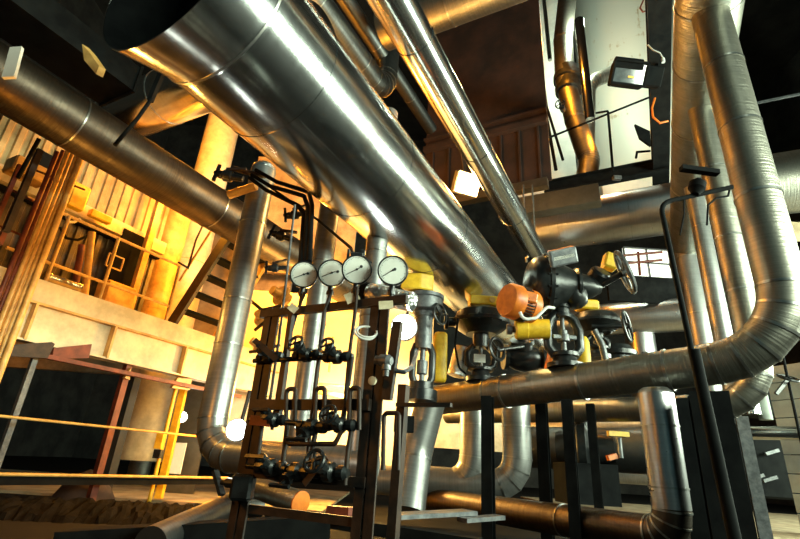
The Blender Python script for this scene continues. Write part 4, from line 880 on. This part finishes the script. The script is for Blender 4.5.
for tok0, tok1, r, mt, lb in (((-4.839, 6.1827, 2.8074), (-4.6054, 6.6163, 2.8085), 0.07, 'bright', 'short shiny pipe lying along the walkway behind the handrail'),
                              ((-4.6839, 6.4707, 3.4232), (-4.6318, 6.5673, 2.7123), 0.045, 'red', 'red brown standpipe behind the handrail, nearer the conduits'),
                              ((-4.6495, 6.5344, 3.672), (-4.5554, 6.7092, 2.66), 0.05, 'ochre', 'amber standpipe behind the handrail in front of the booth')):
    bm = BM(); tube(bm, [tok0, tok1], r, 14); solo('standpipe', bm, mt, lb, 'pipe', None, 40)
bm = BM(); p = V((-4.3692, 6.8438, 3.3341))
for a_, b_ in (((-0.12, -0.1), (0.12, -0.1)), ((0.12, -0.1), (0.12, 0.1)), ((0.12, 0.1), (-0.12, 0.1)), ((-0.12, 0.1), (-0.12, -0.1))):
    tube(bm, [p + D1 * a_[0] + UP * a_[1], p + D1 * b_[0] + UP * b_[1]], 0.012, 8)
solo('wire_frame', bm, 'ochre', 'small amber square wire frame behind the handrail', 'frame', None, 60)
bm = BM(); box(bm, V((-4.5601, 7.5437, 3.4752)) , (0.55, 0.06, 1.3), Matrix((D1, D2, UP)).transposed()); solo('dark_doorway', bm, 'black', 'dark door of the booth behind the amber post', 'door')
bm = BM(); box(bm, V((-4.4764, 7.2775, 2.8583)), (0.5, 0.3, 0.5), Matrix((D1, D2, UP)).transposed()); bevel(bm, 0.03); solo('floor_cabinet', bm, 'ochre', 'amber lit floor cabinet by the dark booth door', 'cabinet')
# tanks and columns behind the stairs
tx = (-5.0869, 10.7289, 0.7)
pt_ = pipe('pale_column', 'wide pale column glowing amber behind the steep stairs', [(tx[0], tx[1], 0.5), (tx[0], tx[1], 10.5)], 0.42, 'cream', bands=(2.2, 4.4, 5.9), n=48, bandw=0.012, bandmat='ochre', cat='column')
ty = (-4.6029, 8.6949, 0.7)
pipe('amber_drum', 'amber stained upright drum left of the pale column', [(ty[0], ty[1], zc - 0.02), (ty[0], ty[1], 5.378)], 0.27, 'ochre', bands=(0.6,), n=40, bandmat='ochre', bandw=0.012, cat='drum')
bm = BM(); tube(bm, [(-3.4801, 7.5, 4.3847), (-3.5363, 7.5, 4.0895), (-3.5536, 7.5, 3.5653), (-3.6949, 7.4, 3.622)], 0.018, 8); solo('cable_drop', bm, 'steel', 'thin dark cable hanging down the pale column', 'cable', None, 60)
# steep stairs
st = thing('steep_stairs', 'steep steel stairs with dark treads rising beside the silver upright pipe', 'stairs', (-3.6614, 7.6, 2.5963))
s0 = V((-3.6929, 7.6, 2.4609)); s1 = V((-2.8871, 7.2, 4.065))
tw = V((-2.9592, 7.6, 2.2001)) - s0; tw = D1 * 0.95
for o, nm in ((V((0, 0, 0)), 'stringer'), (tw, 'stringer')):
    bm = BM(); beam(bm, s0 + o, s1 + o + (s1 - s0) * 0.1, 0.06, 0.20, D1.cross(s1 - s0)); obj(nm, bm, 'steel' if o.length < 0.1 else 'ochre', st)
for k in range(6):
    bm = BM(); c = s0.lerp(s1, (k + 0.3) / 5.6) + tw / 2
    beam(bm, c - tw / 2, c + tw / 2, 0.22, 0.045, UP); obj('tread', bm, 'black', st)
bm = BM(); tube(bm, [s0 + UP * 0.9, s1 + UP * 0.95], 0.02, 8); obj('handrail', bm, 'ochre', st, 40)
# conduit bundle at the left
for k in range(6):
    bm = BM(); t0 = V((-4.4812, 5.2, 3.9573)).lerp(V((-4.1551, 5.2, 4.0893)), k / 5); r = (0.028, 0.022, 0.03, 0.022, 0.026, 0.034)[k]
    tube(bm, [(t0.x, t0.y, 0.9), (t0.x, t0.y, t0.z + 0.2)], r, 12)
    solo('conduit', bm, 'red' if k < 2 else 'ochre', ('first', 'second', 'third', 'fourth', 'fifth', 'sixth')[k] + ' upright conduit of the bundle at far left, counted from the left edge', 'conduit', 'upright conduits at far left', 40)
for tok0, tok1, lb in (((-4.6915, 5.15, 3.8615), (-4.1124, 5.4, 3.7416), 'upper clip bar across the upright conduits'), ((-4.8531, 5.15, 3.5581), (-4.3082, 5.4, 3.361), 'middle clip bar across the upright conduits'), ((-4.7547, 5.15, 3.0415), (-4.3522, 5.4, 2.9403), 'lower clip bar across the upright conduits')):
    bm = BM(); tube(bm, [tok0, tok1], 0.014, 8); solo('clip_bar', bm, 'red', lb, 'bar', 'clip bars on the conduits', 40)
for tok0, tok1, w_, mt, lb in (((-4.164, 4.6, 3.7686), (-4.1386, 4.6, 2.7284), 0.06, 'steel', 'dark red post slanting at the left edge, longest of the edge posts'), ((-4.3582, 4.8, 3.3499), (-4.3034, 4.8, 2.6598), 0.05, 'red', 'short red post at the left edge beside the conduits'), ((-4.5098, 5, 3.9184), (-4.5166, 5, 3.4621), 0.05, 'ochre', 'short amber post at the left edge under the amber pipe'), ((-4.5945, 4.9, 3.7403), (-4.5835, 4.9, 2.9361), 0.045, 'red', 'outermost red post at the left edge')):
    bm = BM(); p = V(tok0); q = V(tok1); beam(bm, (p.x, p.y, q.z), p, w_, w_, D1); solo('edge_post', bm, mt, lb, 'post')
bm = BM(); box(bm, V((-5.1055, 5.6, 4.0732)), (0.45, 0.3, 0.22), Matrix((D1, D2, UP)).transposed()); bevel(bm, 0.02); solo('junction_box', bm, 'ochre', 'amber junction box behind the edge posts at upper left', 'box')
bm = BM(); box(bm, V((-5.1009, 5.9, 4.2756)), (0.3, 0.05, 0.5), Matrix((D1, D2, UP)).transposed()); solo('dark_panel', bm, 'black', 'small dark panel behind the conduits at upper left', 'panel')
bm = BM(); tube(bm, [(-4.089, 4.45, 3.8111), (-4.1347, 4.45, 3.2986)], 0.022, 8); solo('hanger_rod', bm, 'black', 'black hanger rod under the dark grey pipe at left', 'rod', None, 40)
# roofed wall behind the booth
bw0 = V((-7.9069, 11.5, 7.5653))
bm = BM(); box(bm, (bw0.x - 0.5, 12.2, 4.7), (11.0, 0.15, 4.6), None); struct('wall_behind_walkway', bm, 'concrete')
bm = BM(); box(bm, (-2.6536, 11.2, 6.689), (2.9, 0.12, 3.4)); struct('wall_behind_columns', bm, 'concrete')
bm = BM(); box(bm, (-1.1824, 9.6, 2.244), (3.9, 0.1, 3.4)); solo('pale_screen', bm, 'pale', 'pale screen wall glowing behind the gauge rack', 'screen')
# thin things in front of the pale screen
for tok0, tok1, r, mt, lb in (((-1.1705, 8.8, 2.8716), (-1.1687, 8.8, 2.2182), 0.02, 'ochre', 'thin amber rod in front of the pale screen'), ((-1.4362, 8.5, 1.9553), (-0.7, 8.5, 1.9343), 0.02, 'ochre', 'thin upper rail across the pale screen'), ((-1.3859, 8.5, 1.8387), (-0.6815, 8.5, 1.7485), 0.05, 'ochre', 'amber slanting beam across the pale screen')):
    bm = BM(); tube(bm, [tok0, tok1], r, 10); solo('thin_rail', bm, mt, lb, 'rail', None, 40)
# flange cluster seen between the silver pipe and the rack
fc = thing('pump_cluster', 'tangle of amber lit flanges and small pipes between the silver upright pipe and the rack', 'pump', (-1.8798, 6.8, 2.5673))
random.seed(3)
for (px, s) in (((-1.7659, 6.8, 2.9635), 0.16), ((-1.972, 6.8, 2.5915), 0.13), ((-1.7686, 6.8, 2.424), 0.10), ((-1.9607, 6.8, 2.1895), 0.12), ((-1.6369, 6.8, 2.7065), 0.1)):
    a_ = V((random.uniform(-1, 1), -0.7, random.uniform(-0.6, 0.8))).normalized()
    bm = BM(); lathe(bm, V(px), a_, [(-s, 0), (-s, s * 0.6), (-s * 0.4, s * 0.6), (-s * 0.35, s), (0, s), (0.03, s * 0.5), (s, s * 0.45), (s, 0)], 18); obj('flange', bm, 'ochre', fc, 30)
for P in ([(-2.1959, 6.8, 2.8546), (-1.9635, 6.7, 2.6833), (-1.7244, 6.8, 2.7935)], [(-2.042, 6.8, 2.4055), (-1.8901, 6.7, 2.5074), (-1.7735, 6.8, 2.2753)], [(-2.0561, 6.8, 2.0815), (-1.8637, 6.7, 2.1005), (-1.6478, 6.8, 2.2104)]):
    bm = BM(); tube(bm, P, 0.025, 8); obj('small_pipe', bm, 'steel', fc, 60)

# ------------------------------------------------------------------ under the walkway
for tok, zlo, w_, mt, lb in (((-3.7422, 6.8481, 0.9208), 0.1, 0.085, 'red', 'rust red post under the walkway'), ((-4.2996, 5.8135, 1.1485), 0.1, 0.06, 'greyiron', 'thin grey post under the walkway at far left')):
    bm = BM(); p = V(tok); beam(bm, (p.x, p.y, 0), (p.x, p.y, za), w_, w_, D1); solo('walkway_post', bm, mt, lb, 'post')
bm = BM(); p = V((-4.1682, 7.8494, 0.9607)); beam(bm, (p.x, p.y, 0), (p.x, p.y, za), 0.30, 0.12, D1); solo('flat_column', bm, 'soot', 'dull grey flat column behind the rust red post', 'column')
lc = (-5.8665, 12.4579, 0.7)
pipe('lagged_tank', 'wire netted tank under the walkway, amber on its left side', [(lc[0], lc[1], 0.05), (lc[0], lc[1], za - 0.03)], 0.24, 'wrap', bands=(0.7,), n=40, bandw=0.012, cat='tank')
bm = BM(); p = V((-3.4096, 7.7817, 1.0037)); tube(bm, [(p.x, p.y, 0), (p.x, p.y, za)], 0.03, 10); co = solo('amber_standpipe', bm, 'yellow', 'yellow standpipe with a valve under the walkway', 'pipe', None, 40)
bm = BM(); box(bm, V((-3.4118, 7.6721, 0.8397)), (0.10, 0.1, 0.22)); obj('valve_block', bm, 'yellow', co)
bm = BM(); box(bm, V((-3.3877, 7.6537, 0.6591)), (0.10, 0.1, 0.12)); obj('valve_knob', bm, 'iron', co)
bm = BM(); p = V((-3.4142, 8.0894, 0.8736)); box(bm, (p.x, p.y, za / 2), (0.10, 0.1, za)); solo('flat_strip', bm, 'yellow', 'wide yellow strip beside the yellow standpipe', 'strip')
bm = BM(); p = V((-3.7071, 9.3378, 0.9149)); box(bm, (p.x + 0.1, p.y, 1.0), (0.5, 0.05, 2.0)); solo('grey_door', bm, 'dull', 'dull grey door under the walkway behind the small lamp', 'door')
bm = BM(); box(bm, V((-3.6605, 9.0025, 0.607)), (0.26, 0.04, 0.5)); solo('pale_notice_panel', bm, 'pale', 'pale panel lit under the walkway below the small lamp', 'panel')
LAMP_C = V((-3.4949, 8.4666, 1.252)) + V((0.05, -0.16, 0.0))
def bulkhead(label, c, r, n, arm):
    t = thing('bulkhead_lamp', label, 'lamp', c)
    c = V(c); n = V(n).normalized()
    bm = BM(); lathe(bm, c + n * 0.01, -n, [(0, 0), (0, r * 1.05), (0.06, r * 1.05), (0.09, r * 0.6), (0.09, 0)], 24); obj('back_plate', bm, 'greyiron', t, 30)
    bm = BM(); lathe(bm, c, n, [(0, r), (r * 0.5, r * 0.87), (r * 0.85, r * 0.5), (r, 0)], 24); obj('lit_globe', bm, 'coolglow', t, 40)
    bm = BM(); tube(bm, [c - n * 0.08, arm], 0.015, 8); obj('bracket', bm, 'steel', t, 40)
bulkhead('small glaring white lamp under the walkway', (-3.4949, 8.4666, 1.252), 0.085, (0.3, -1, -0.05), (-3.5123, 8.4343, 1.5253))
LB = V((-1.1049, 3.6836, 0.8756))
bulkhead('glaring white lamp between the silver upright pipe and the left rack post', LB, 0.075, (0.1, -1, 0.0), LB + V((0.0, 0.15, 0.3)))
LAMP_B = LB + V((0.02, -0.14, 0.0))
LA = V((0.0788, 4.7, 2.0111))
bulkhead('largest glaring white lamp, beside the slim grey control valve', LA, 0.13, (-0.1, -1, -0.1), LA + V((0.05, 0.2, 0.35)))
LAMP_A = LA + V((-0.01, -0.24, -0.02))
# cables and rails low on the left
for tok0, tok1, r, mt, lb in (((-4.2186, 5.226, 0.9401), (-2.8155, 7.8302, 0.9419), 0.016, 'ochre', 'amber cable strung across under the walkway'), ((-4.1942, 5.4822, 0.3687), (-2.5592, 8.5167, 0.3653), 0.02, 'ochre', 'low amber edge rail above the concrete strip')):
    bm = BM(); tube(bm, [tok0, tok1], r, 10); solo('low_rail', bm, mt, lb, 'rail', None, 40)
e0 = V((-4.2183, 5.5428, 0.3089)); e1 = V((-2.3902, 8.9359, 0.3198))
bm = BM(); beam(bm, e0, e1, 0.06, 0.10, UP); solo('kerb_beam', bm, 'black', 'black kerb beam directly under the low amber rail', 'beam')
bm = BM(); e = V((-3.9962, 7.1146, 0.5971)); lathe(bm, (e.x, e.y, 0), UP, [(0, 0), (0, 0.42), (0.2, 0.30), (0.36, 0.12), (0.42, 0)], 9)
solo('tarp_heap', bm, 'brown', 'dim red heap on the floor behind the rust red post', 'heap', None, 40)
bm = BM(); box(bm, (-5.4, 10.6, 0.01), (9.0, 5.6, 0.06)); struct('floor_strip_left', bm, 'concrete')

# ------------------------------------------------------------------ right side: posts, bent pole, far hall
for tok, ztok, w_, mt, lb in (((1.0187, 5.2, 0.8194), 1.45, 0.11, 'black', 'black post between the two gored elbow pipes'),
                              ((1.7138, 5.6, 0.8867), 1.5, 0.12, 'black', 'black post under the header, right beside the gored elbow pipe'),
                              ((1.7415, 4.85, 0.8598), 1.42, 0.10, 'black', 'black post under the header, middle of its row'),
                              ((2.2764, 5.6, 0.9007), 1.5, 0.09, 'black', 'black post under the header left of the polished drop stub'),
                              ((2.6371, 4.4, 0.9096), 1.42, 0.19, 'black', 'wide black post just right of the polished drop stub'),
                              ((2.5488, 3.9, 0.863), 1.40, 0.27, 'black', 'widest black post, beneath the header elbow at right'),
                              ((4.4362, 6.2, 1.0395), 1.55, 0.13, 'greyiron', 'grey post standing right of the widest black post')):
    bm = BM(); p = V(tok); ibeam(bm, (p.x, p.y, 0), (p.x, p.y, ztok), w_, w_, 0.012, D1); solo('support_post', bm, mt, lb, 'post', 'support posts under the headers')
# bent pole with its tee shaped head
bp = thing('bent_pole', 'bent black pole with a tee shaped head in front of the drop pipes', 'pole', (1.711, 2.6, 0.4937))
PB = V((1.7596, 2.75, 1.2109))
bm = BM(); P = [V((PB.x + 0.05, PB.y - 0.02, 0)), PB, V((1.8035, 2.9, 2.5335)), V((2.3493, 2.9, 2.7075))]
tube(bm, fillet(P[1:], 0.12, 5)[0], 0.017, 12); obj('thin_arm', bm, 'black', bp, 40)
bm = BM(); tube(bm, [P[0], V((1.7656, 2.75, 1.4435))], 0.032, 14); obj('pole_sleeve', bm, 'black', bp, 40)
bm = BM(); lathe(bm, (2.0653, 2.88, 2.6398), V((2.138, 2.88, 2.8056)) - V((2.0813, 2.88, 2.6493)), [(-0.03, 0.025), (0, 0.04), (0.02, 0.055), (0.07, 0.055), (0.09, 0.03), (0.11, 0.02), (0.11, 0)], 18); obj('swivel_head', bm, 'black', bp, 30)
bm = BM(); beam(bm, (1.9754, 2.86, 2.8136), (2.2387, 2.86, 2.7914), 0.05, 0.035, UP); obj('tee_bar', bm, 'black', bp)
bm = BM(); tube(bm, [(1.9053, 2.9, 2.2882), (1.9595, 2.9, 2.4487), (1.9799, 2.9, 2.5714)], 0.006, 8); obj('thin_lead', bm, 'black', bp, 60)
bm = BM(); tube(bm, [(2.1448, 2.95, 2.4097), (2.1824, 2.95, 2.5749), (2.2523, 2.95, 2.6384), (2.3443, 2.95, 2.6622), (2.3329, 2.9, 2.6978)], 0.007, 8); obj('looped_lead', bm, 'black', bp, 60)
# far right
bm = BM()
fw0 = V((7.4816, 9.5, 2.3622)); fw1 = V((8.1337, 8, 2.2171))
for k in range(9):
    z0 = 0.05 + k * 0.33; c = (fw0 + fw1) / 2; d = (fw1 - fw0); beam(bm, V((fw0.x, fw0.y, z0 + 0.15)), V((fw1.x, fw1.y, z0 + 0.15)), 0.06, 0.31, UP)
solo('slatted_wall', bm, 'block', 'pale block wall panel at the far right edge', 'wall panel')
a, b = (6.3933, 9, 1.6464), (7.2925, 8.2, 1.5909)
bm = BM(); a = V(a); b = V(b); b.z = a.z; tube(bm, [a, b], 0.115, 28); solo('pale_pipe', bm, 'bright', 'pale horizontal pipe in front of the pale block wall at far right', 'pipe', None, 40)
mc = thing('machine', 'dark machine seen under the pipe elbows at far right', 'machine', (7.5741, 10.5, 0.8977))
bm = BM(); box(bm, V((7.6344, 10.5, 1.1669)), (1.1, 0.6, 1.2)); bevel(bm, 0.04); obj('casing', bm, 'black', mc)
bm = BM(); box(bm, V((7.8485, 10.5, 2.5102)), (0.9, 0.6, 0.7)); bevel(bm, 0.04); obj('upper_casing', bm, 'black', mc)
bm = BM(); lathe(bm, V((7.4767, 10.1, 2.3959)), UP, [(-0.25, 0.16), (0.2, 0.16), (0.28, 0.1), (0.28, 0)], 20); obj('filter_bowl', bm, 'bright', mc, 30)
bm = BM(); lathe(bm, V((7.7388, 10.1, 2.3518)), UP, [(-0.3, 0.12), (0.35, 0.12), (0.35, 0)], 20); obj('filter_bowl', bm, 'block', mc, 30)
for p in ((7.2979, 10.1, 0.9452), (7.7096, 10.1, 1.4324), (7.55, 10.1, 0.9242)):
    bm = BM(); box(bm, p, (0.3, 0.05, 0.06), Matrix.Rotation(-0.3, 3, 'Y')); obj('trim_strip', bm, 'greyiron', mc)
vw = thing('floor_stand_valve', 'small wheel valve on a thin stem at far right, before the pale block wall', 'valve', (5.3028, 6.5, 1.3393))
bm = BM(); tube(bm, [(5.4188, 6.5, 2.5119), (5.3769, 6.5, 1.2212)], 0.018, 10); obj('stem', bm, 'black', vw, 40)
wheel('handwheel', vw, V((5.4131, 6.5, 2.1503)), (0.1, -0.5, 0.9), 0.12, 'iron', 4, 0.14)
bm = BM(); beam(bm, (5.1931, 6.5, 1.9212), (5.3922, 6.5, 2.1218), 0.04, 0.04); obj('arm', bm, 'iron', vw)
# window with a red rail in the far gap
wf = V((10.2635, 18, 9.1433))
bm = BM(); box(bm, wf + V((0, 0.1, 0)), (1.9, 0.04, 1.3)); w1 = struct('window_1', bm, 'dayglow')
bm = BM(); 
for x in (-0.95, 0, 0.95): box(bm, wf + V((x, 0, 0)), (0.05, 0.08, 1.3))
for z in (-0.65, 0, 0.65): box(bm, wf + V((0, 0, z)), (1.9, 0.08, 0.05))
obj('frame', bm, 'greyiron', w1)
rr = thing('red_guard_rail', 'red guard rail in front of the far bright window', 'railing', (8.7611, 16, 7.7014))
for t0, t1, nm in (((7.9991, 16, 8.0844), (9.665, 16, 8.3652), 'rail'), ((8.0361, 16, 8.4103), (9.714, 16, 8.695), 'rail'), ((8.8079, 16, 8.6294), (8.7611, 16, 7.7014), 'post')):
    bm = BM(); tube(bm, [t0, t1], 0.05, 8); obj(nm, bm, 'red', rr, 40)
bm = BM(); box(bm, V((6.732, 12, 5.5246)), (2.2, 0.1, 0.75)); solo('dark_panel', bm, 'black', 'dark panel between the cross pipes right of the large handwheel', 'panel')
# teal side vessel at right edge
a, b = (9.0443, 10, 7.6076), (10.1965, 9.2, 7.1986)
bm = BM(); a = V(a); b = V(b); b.z = a.z; tube(bm, [a - V((1, -0.2, 0)), b], 0.75, 48); solo('side_duct', bm, 'dull', 'wide dim duct at the right edge behind the thick drop pipe', 'duct', None, 40)
bm = BM(); beam(bm, (8.2749, 9, 9.3608), (9.9579, 9, 9.9077), 0.05, 0.05, UP); solo('roof_tie', bm, 'greyiron', 'thin grey roof tie in the dark at upper right', 'bar')
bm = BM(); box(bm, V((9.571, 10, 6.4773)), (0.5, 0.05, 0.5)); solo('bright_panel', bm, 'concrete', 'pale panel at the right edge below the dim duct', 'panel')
# low background behind the posts
for tok, r, L_, lb in (((3.2268, 7.2, 1.1091), 0.3, 1.3, 'dark lagged drum lying behind the posts under the header'),):
    bm = BM(); c = V(tok); lathe(bm, c - D2 * L_, D2, [(0, 0), (0, r), (2 * L_, r), (2 * L_, 0)], 32); solo('lagged_drum', bm, 'dark', lb, 'drum', None, 40)
pm = thing('pump', 'black pump behind the posts under the header', 'pump', (2.6904, 7, 1.0702))
c = V((2.6926, 7, 1.0963))
bm = BM(); lathe(bm, c, (0.9, -0.4, 0), [(-0.35, 0), (-0.35, 0.2), (-0.1, 0.26), (-0.05, 0.33), (0.05, 0.33), (0.1, 0.2), (0.4, 0.18), (0.4, 0)], 28); obj('casing', bm, 'iron', pm, 30)
bm = BM(); lathe(bm, c, UP, [(0.1, 0.12), (0.45, 0.12), (0.46, 0.18), (0.52, 0.18), (0.52, 0)], 20); obj('outlet', bm, 'iron', pm, 30)
bm = BM(); box(bm, c + V((0, 0, -0.45)), (0.7, 0.5, 0.5)); obj('plinth', bm, 'black', pm)
bm = BM(); box(bm, V((2.9285, 6.4, 1.2598)), (0.26, 0.08, 0.06)); solo('yellow_strip', bm, 'yellow', 'yellow strip under the lowest header, right of the black posts', 'strip')
bm = BM(); box(bm, V((2.8209, 6.4, 0.978)), (0.12, 0.08, 0.06), Matrix.Rotation(-0.3, 3, 'Y')); solo('orange_bracket', bm, 'orange', 'orange bracket low behind the posts', 'bracket')
bm = BM(); tube(bm, [(2.913, 6.35, 1.2077), (2.911, 6.35, 0.971)], 0.03, 8); solo('grey_stub_post', bm, 'greyiron', 'short grey rod under the yellow strip', 'rod', None, 40)
bm = BM(); box(bm, V((2.0006, 9.5, 1.5472)), (2.8, 0.06, 0.95)); solo('pale_backing', bm, 'cream', 'pale lit panel far behind the gored elbow pipes', 'panel')
# ------------------------------------------------------------------ foreground floor clutter
ps = thing('cut_pipe', 'cut pipe lying on the floor in the rack, its amber end facing forward', 'pipe', (-0.6483, 4, 0.404))
A = V((-0.6175, 3.9, 0.4123)); d_ = V((0.75, -0.62, -0.12)).normalized()
bm = BM(); tube(bm, [A - d_ * 0.6, A], 0.082, 28); obj('barrel', bm, 'dull', ps, 40)
bm = BM(); lathe(bm, A, d_, [(0, 0), (0, 0.084), (0.012, 0.084), (0.014, 0.07), (0.014, 0)], 28); obj('end_plate', bm, 'orange', ps, 30)
bm = BM(); tube(bm, [(-1.3388, 3.2, 0.1953), (-1.2497, 4.4, 0.3278), (-1.0243, 4.5, 0.3116)], 0.10, 24); solo('buried_pipe', bm, 'dark', 'dark pipe rising out of the rubble at bottom left', 'pipe', None, 40)
def ridge(bm, p0, p1, w, h, n, sd):
    rnd = random.Random(sd); p0 = V(p0); p1 = V(p1); t = (p1 - p0).normalized(); nn = V((t.y, -t.x, 0)); m = 9; g = []
    for i in range(n + 1):
        row = []
        for j in range(m + 1):
            f = j / m; hh = h * math.sin(PI * f) ** 0.7 * (0.75 + 0.5 * rnd.random()) * min(1, i / 3 + 0.2, (n - i) / 3 + 0.2)
            q = p0.lerp(p1, i / n) + nn * (f - 0.5) * w + nn * rnd.uniform(-0.05, 0.05)
            row.append(bm.verts.new((q.x, q.y, hh - 0.02 if 0 < j < m else -0.02)))
        g.append(row)
    for i in range(n):
        for j in range(m): bm.faces.new((g[i][j], g[i + 1][j], g[i + 1][j + 1], g[i][j + 1]))
bm = BM(); ridge(bm, (-6.6, 5.4, 0), (-1.9, 6.3, 0), 1.6, 0.15, 110, 4); solo('rubble', bm, 'rubble', 'dark ridge of rubble along the floor at bottom left', 'rubble', None, None, 'stuff')
for p0, p1, w_, h_, mt, lb in (((-1.9667, 3.4, 0.1325), (-0.3511, 3.6, 0.2976), 0.2, 0.16, 'black', 'black beam lying across the bottom left of the floor'),
                               ((-0.9104, 4.3, 0.3042), (0.6473, 3.6, 0.2562), 0.12, 0.08, 'black', 'black bar lying slantwise in front of the rack foot'),
                               ((0.0817, 3.9, 0.3684), (0.6768, 4.2, 0.4057), 0.2, 0.03, 'greyiron', 'grey plate lying on the floor beneath the leaning pipe'),
                               ((0.585, 4, 0.3626), (0.9136, 4.2, 0.3843), 0.12, 0.03, 'greyiron', 'small grey plate lying right of the leaning pipe foot'),
                               ((-0.4016, 4, 0.3513), (-0.2308, 3.9, 0.3565), 0.1, 0.1, 'red', 'rust red offcut on the floor by the right rack post')):
    bm = BM(); p0 = V(p0); p1 = V(p1); beam(bm, p0, p1, w_, h_, UP); solo('floor_scrap', bm, mt, lb, 'scrap')
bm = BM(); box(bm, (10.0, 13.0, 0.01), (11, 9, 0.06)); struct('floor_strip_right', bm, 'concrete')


# ------------------------------------------------------------------ light
def area(name, loc, target, sx, sy, power, col):
    l = bpy.data.lights.new(name, 'AREA'); l.shape = 'RECTANGLE'; l.size = sx; l.size_y = sy
    l.energy = power; l.color = col
    o = bpy.data.objects.new(name, l); COL.objects.link(o); o.location = loc
    o.rotation_euler = (V(target) - V(loc)).to_track_quat('-Z', 'Y').to_euler()
    return o
def bulb(name, loc, power, col, rad=0.08):
    l = bpy.data.lights.new(name, 'POINT'); l.energy = power; l.color = col; l.shadow_soft_size = rad
    o = bpy.data.objects.new(name, l); COL.objects.link(o); o.location = loc
    return o
AMB = (1.0, 0.34, 0.018); WARM = (1.0, 0.55, 0.13); COOL = (0.90, 1.0, 0.86); DAY = (0.84, 1.0, 0.78)
area('daylight_clerestory', D1 * 7.5 + D2 * 8.2 + UP * 3.7, D1 * 7.5 + UP * 3.3, 20.0, 2.0, 5000, DAY)
area('hall_fill_light', (3.6, -1.5, 9.5), (1.5, 5.0, 3.2), 0.8, 5.0, 45, DAY)  # added fill without a fixture behind the camera, lifts the gauge dials
bulb('tank_fill_light', (5.6486, 11.5, 14.9252), 900, DAY, 0.2)  # made-up source, set here to brighten the pale tank
bulb('sodium_lamp_over_walkway', (-4.547, 8.2, 7.8311), 650, AMB, 0.15)
bulb('sodium_lamp_at_stairs', (-3.7429, 7.4, 4.7074), 180, AMB, 0.15)
bulb('sodium_lamp_behind_rack', (-2.0351, 8.8, 4.6077), 900, AMB, 0.15)
bulb('low_lamp_behind_rack', (-0.7787, 8.2, 1.7525), 520, WARM, 0.12)
bulb('girder_fill_light', (-3.2, 4.75, 2.3), 42, (1.0, 0.50, 0.09), 0.1)  # unseen light added for the girder face and the silver upright pipe
bulb('low_amber_fill', (-2.6, 7.4, 0.9), 60, AMB, 0.12)  # placed for an orange reflection under the fattest pipe, no lamp modelled
bulb('left_bay_amber_fill', (-3.3, 3.6, 2.5), 20, (1.0, 0.36, 0.03), 0.12)  # warm fill added out of view for the girder and flue underside
bulb('expansion_pipe_amber_fill', (4.2382, 10.5, 12.7773), 420, AMB, 0.12)  # added amber light with no fixture, tints the expansion pipe
bulb('vent_elbow_amber_fill', (5.7517, 11.4, 10.3735), 110, AMB, 0.12)  # extra amber source put before the vent elbow to turn it gold
bulb('near_left_amber_fill', (-2.4, 1.9, 1.5), 55, (1.0, 0.36, 0.03), 0.15)  # added outside the view for amber streaks on the upright pipes
bulb('floodlight_between_pipes', LAMP, 300, (1.0, 0.55, 0.15), 0.08)
bulb('bulkhead_lamp_light', LAMP_A, 5, COOL, 0.09)
bulb('column_lamp_light', LAMP_B, 2, COOL, 0.09)
bulb('underfloor_lamp_light', LAMP_C, 15, COOL, 0.09)

w = bpy.data.worlds.new('hall_air'); SC.world = w; w.use_nodes = True
bg = w.node_tree.nodes['Background']
bg.inputs['Color'].default_value = (0.25, 0.62, 0.64, 1); bg.inputs['Strength'].default_value = 0.11

# ------------------------------------------------------------------ camera
cd = bpy.data.cameras.new('camera'); cam = bpy.data.objects.new('camera', cd); COL.objects.link(cam)
cd.sensor_fit = 'HORIZONTAL'; cd.sensor_width = 36.0; cd.lens = 36.0 * 478.0 / 800.0
cd.clip_start = 0.05; cd.clip_end = 200
M = Matrix(((0.9978, -0.0658, 0), (-0.0251, -0.3802, -0.9245), (0.0608, 0.9225, -0.3811)))
cam.matrix_world = Matrix.Translation((0, 0, 0.7)) @ M.to_4x4()
SC.camera = cam
vs = SC.view_settings
vs.view_transform = 'Standard'; vs.look = 'None'; vs.gamma = 1.0; vs.use_curve_mapping = False; vs.exposure = 0.1
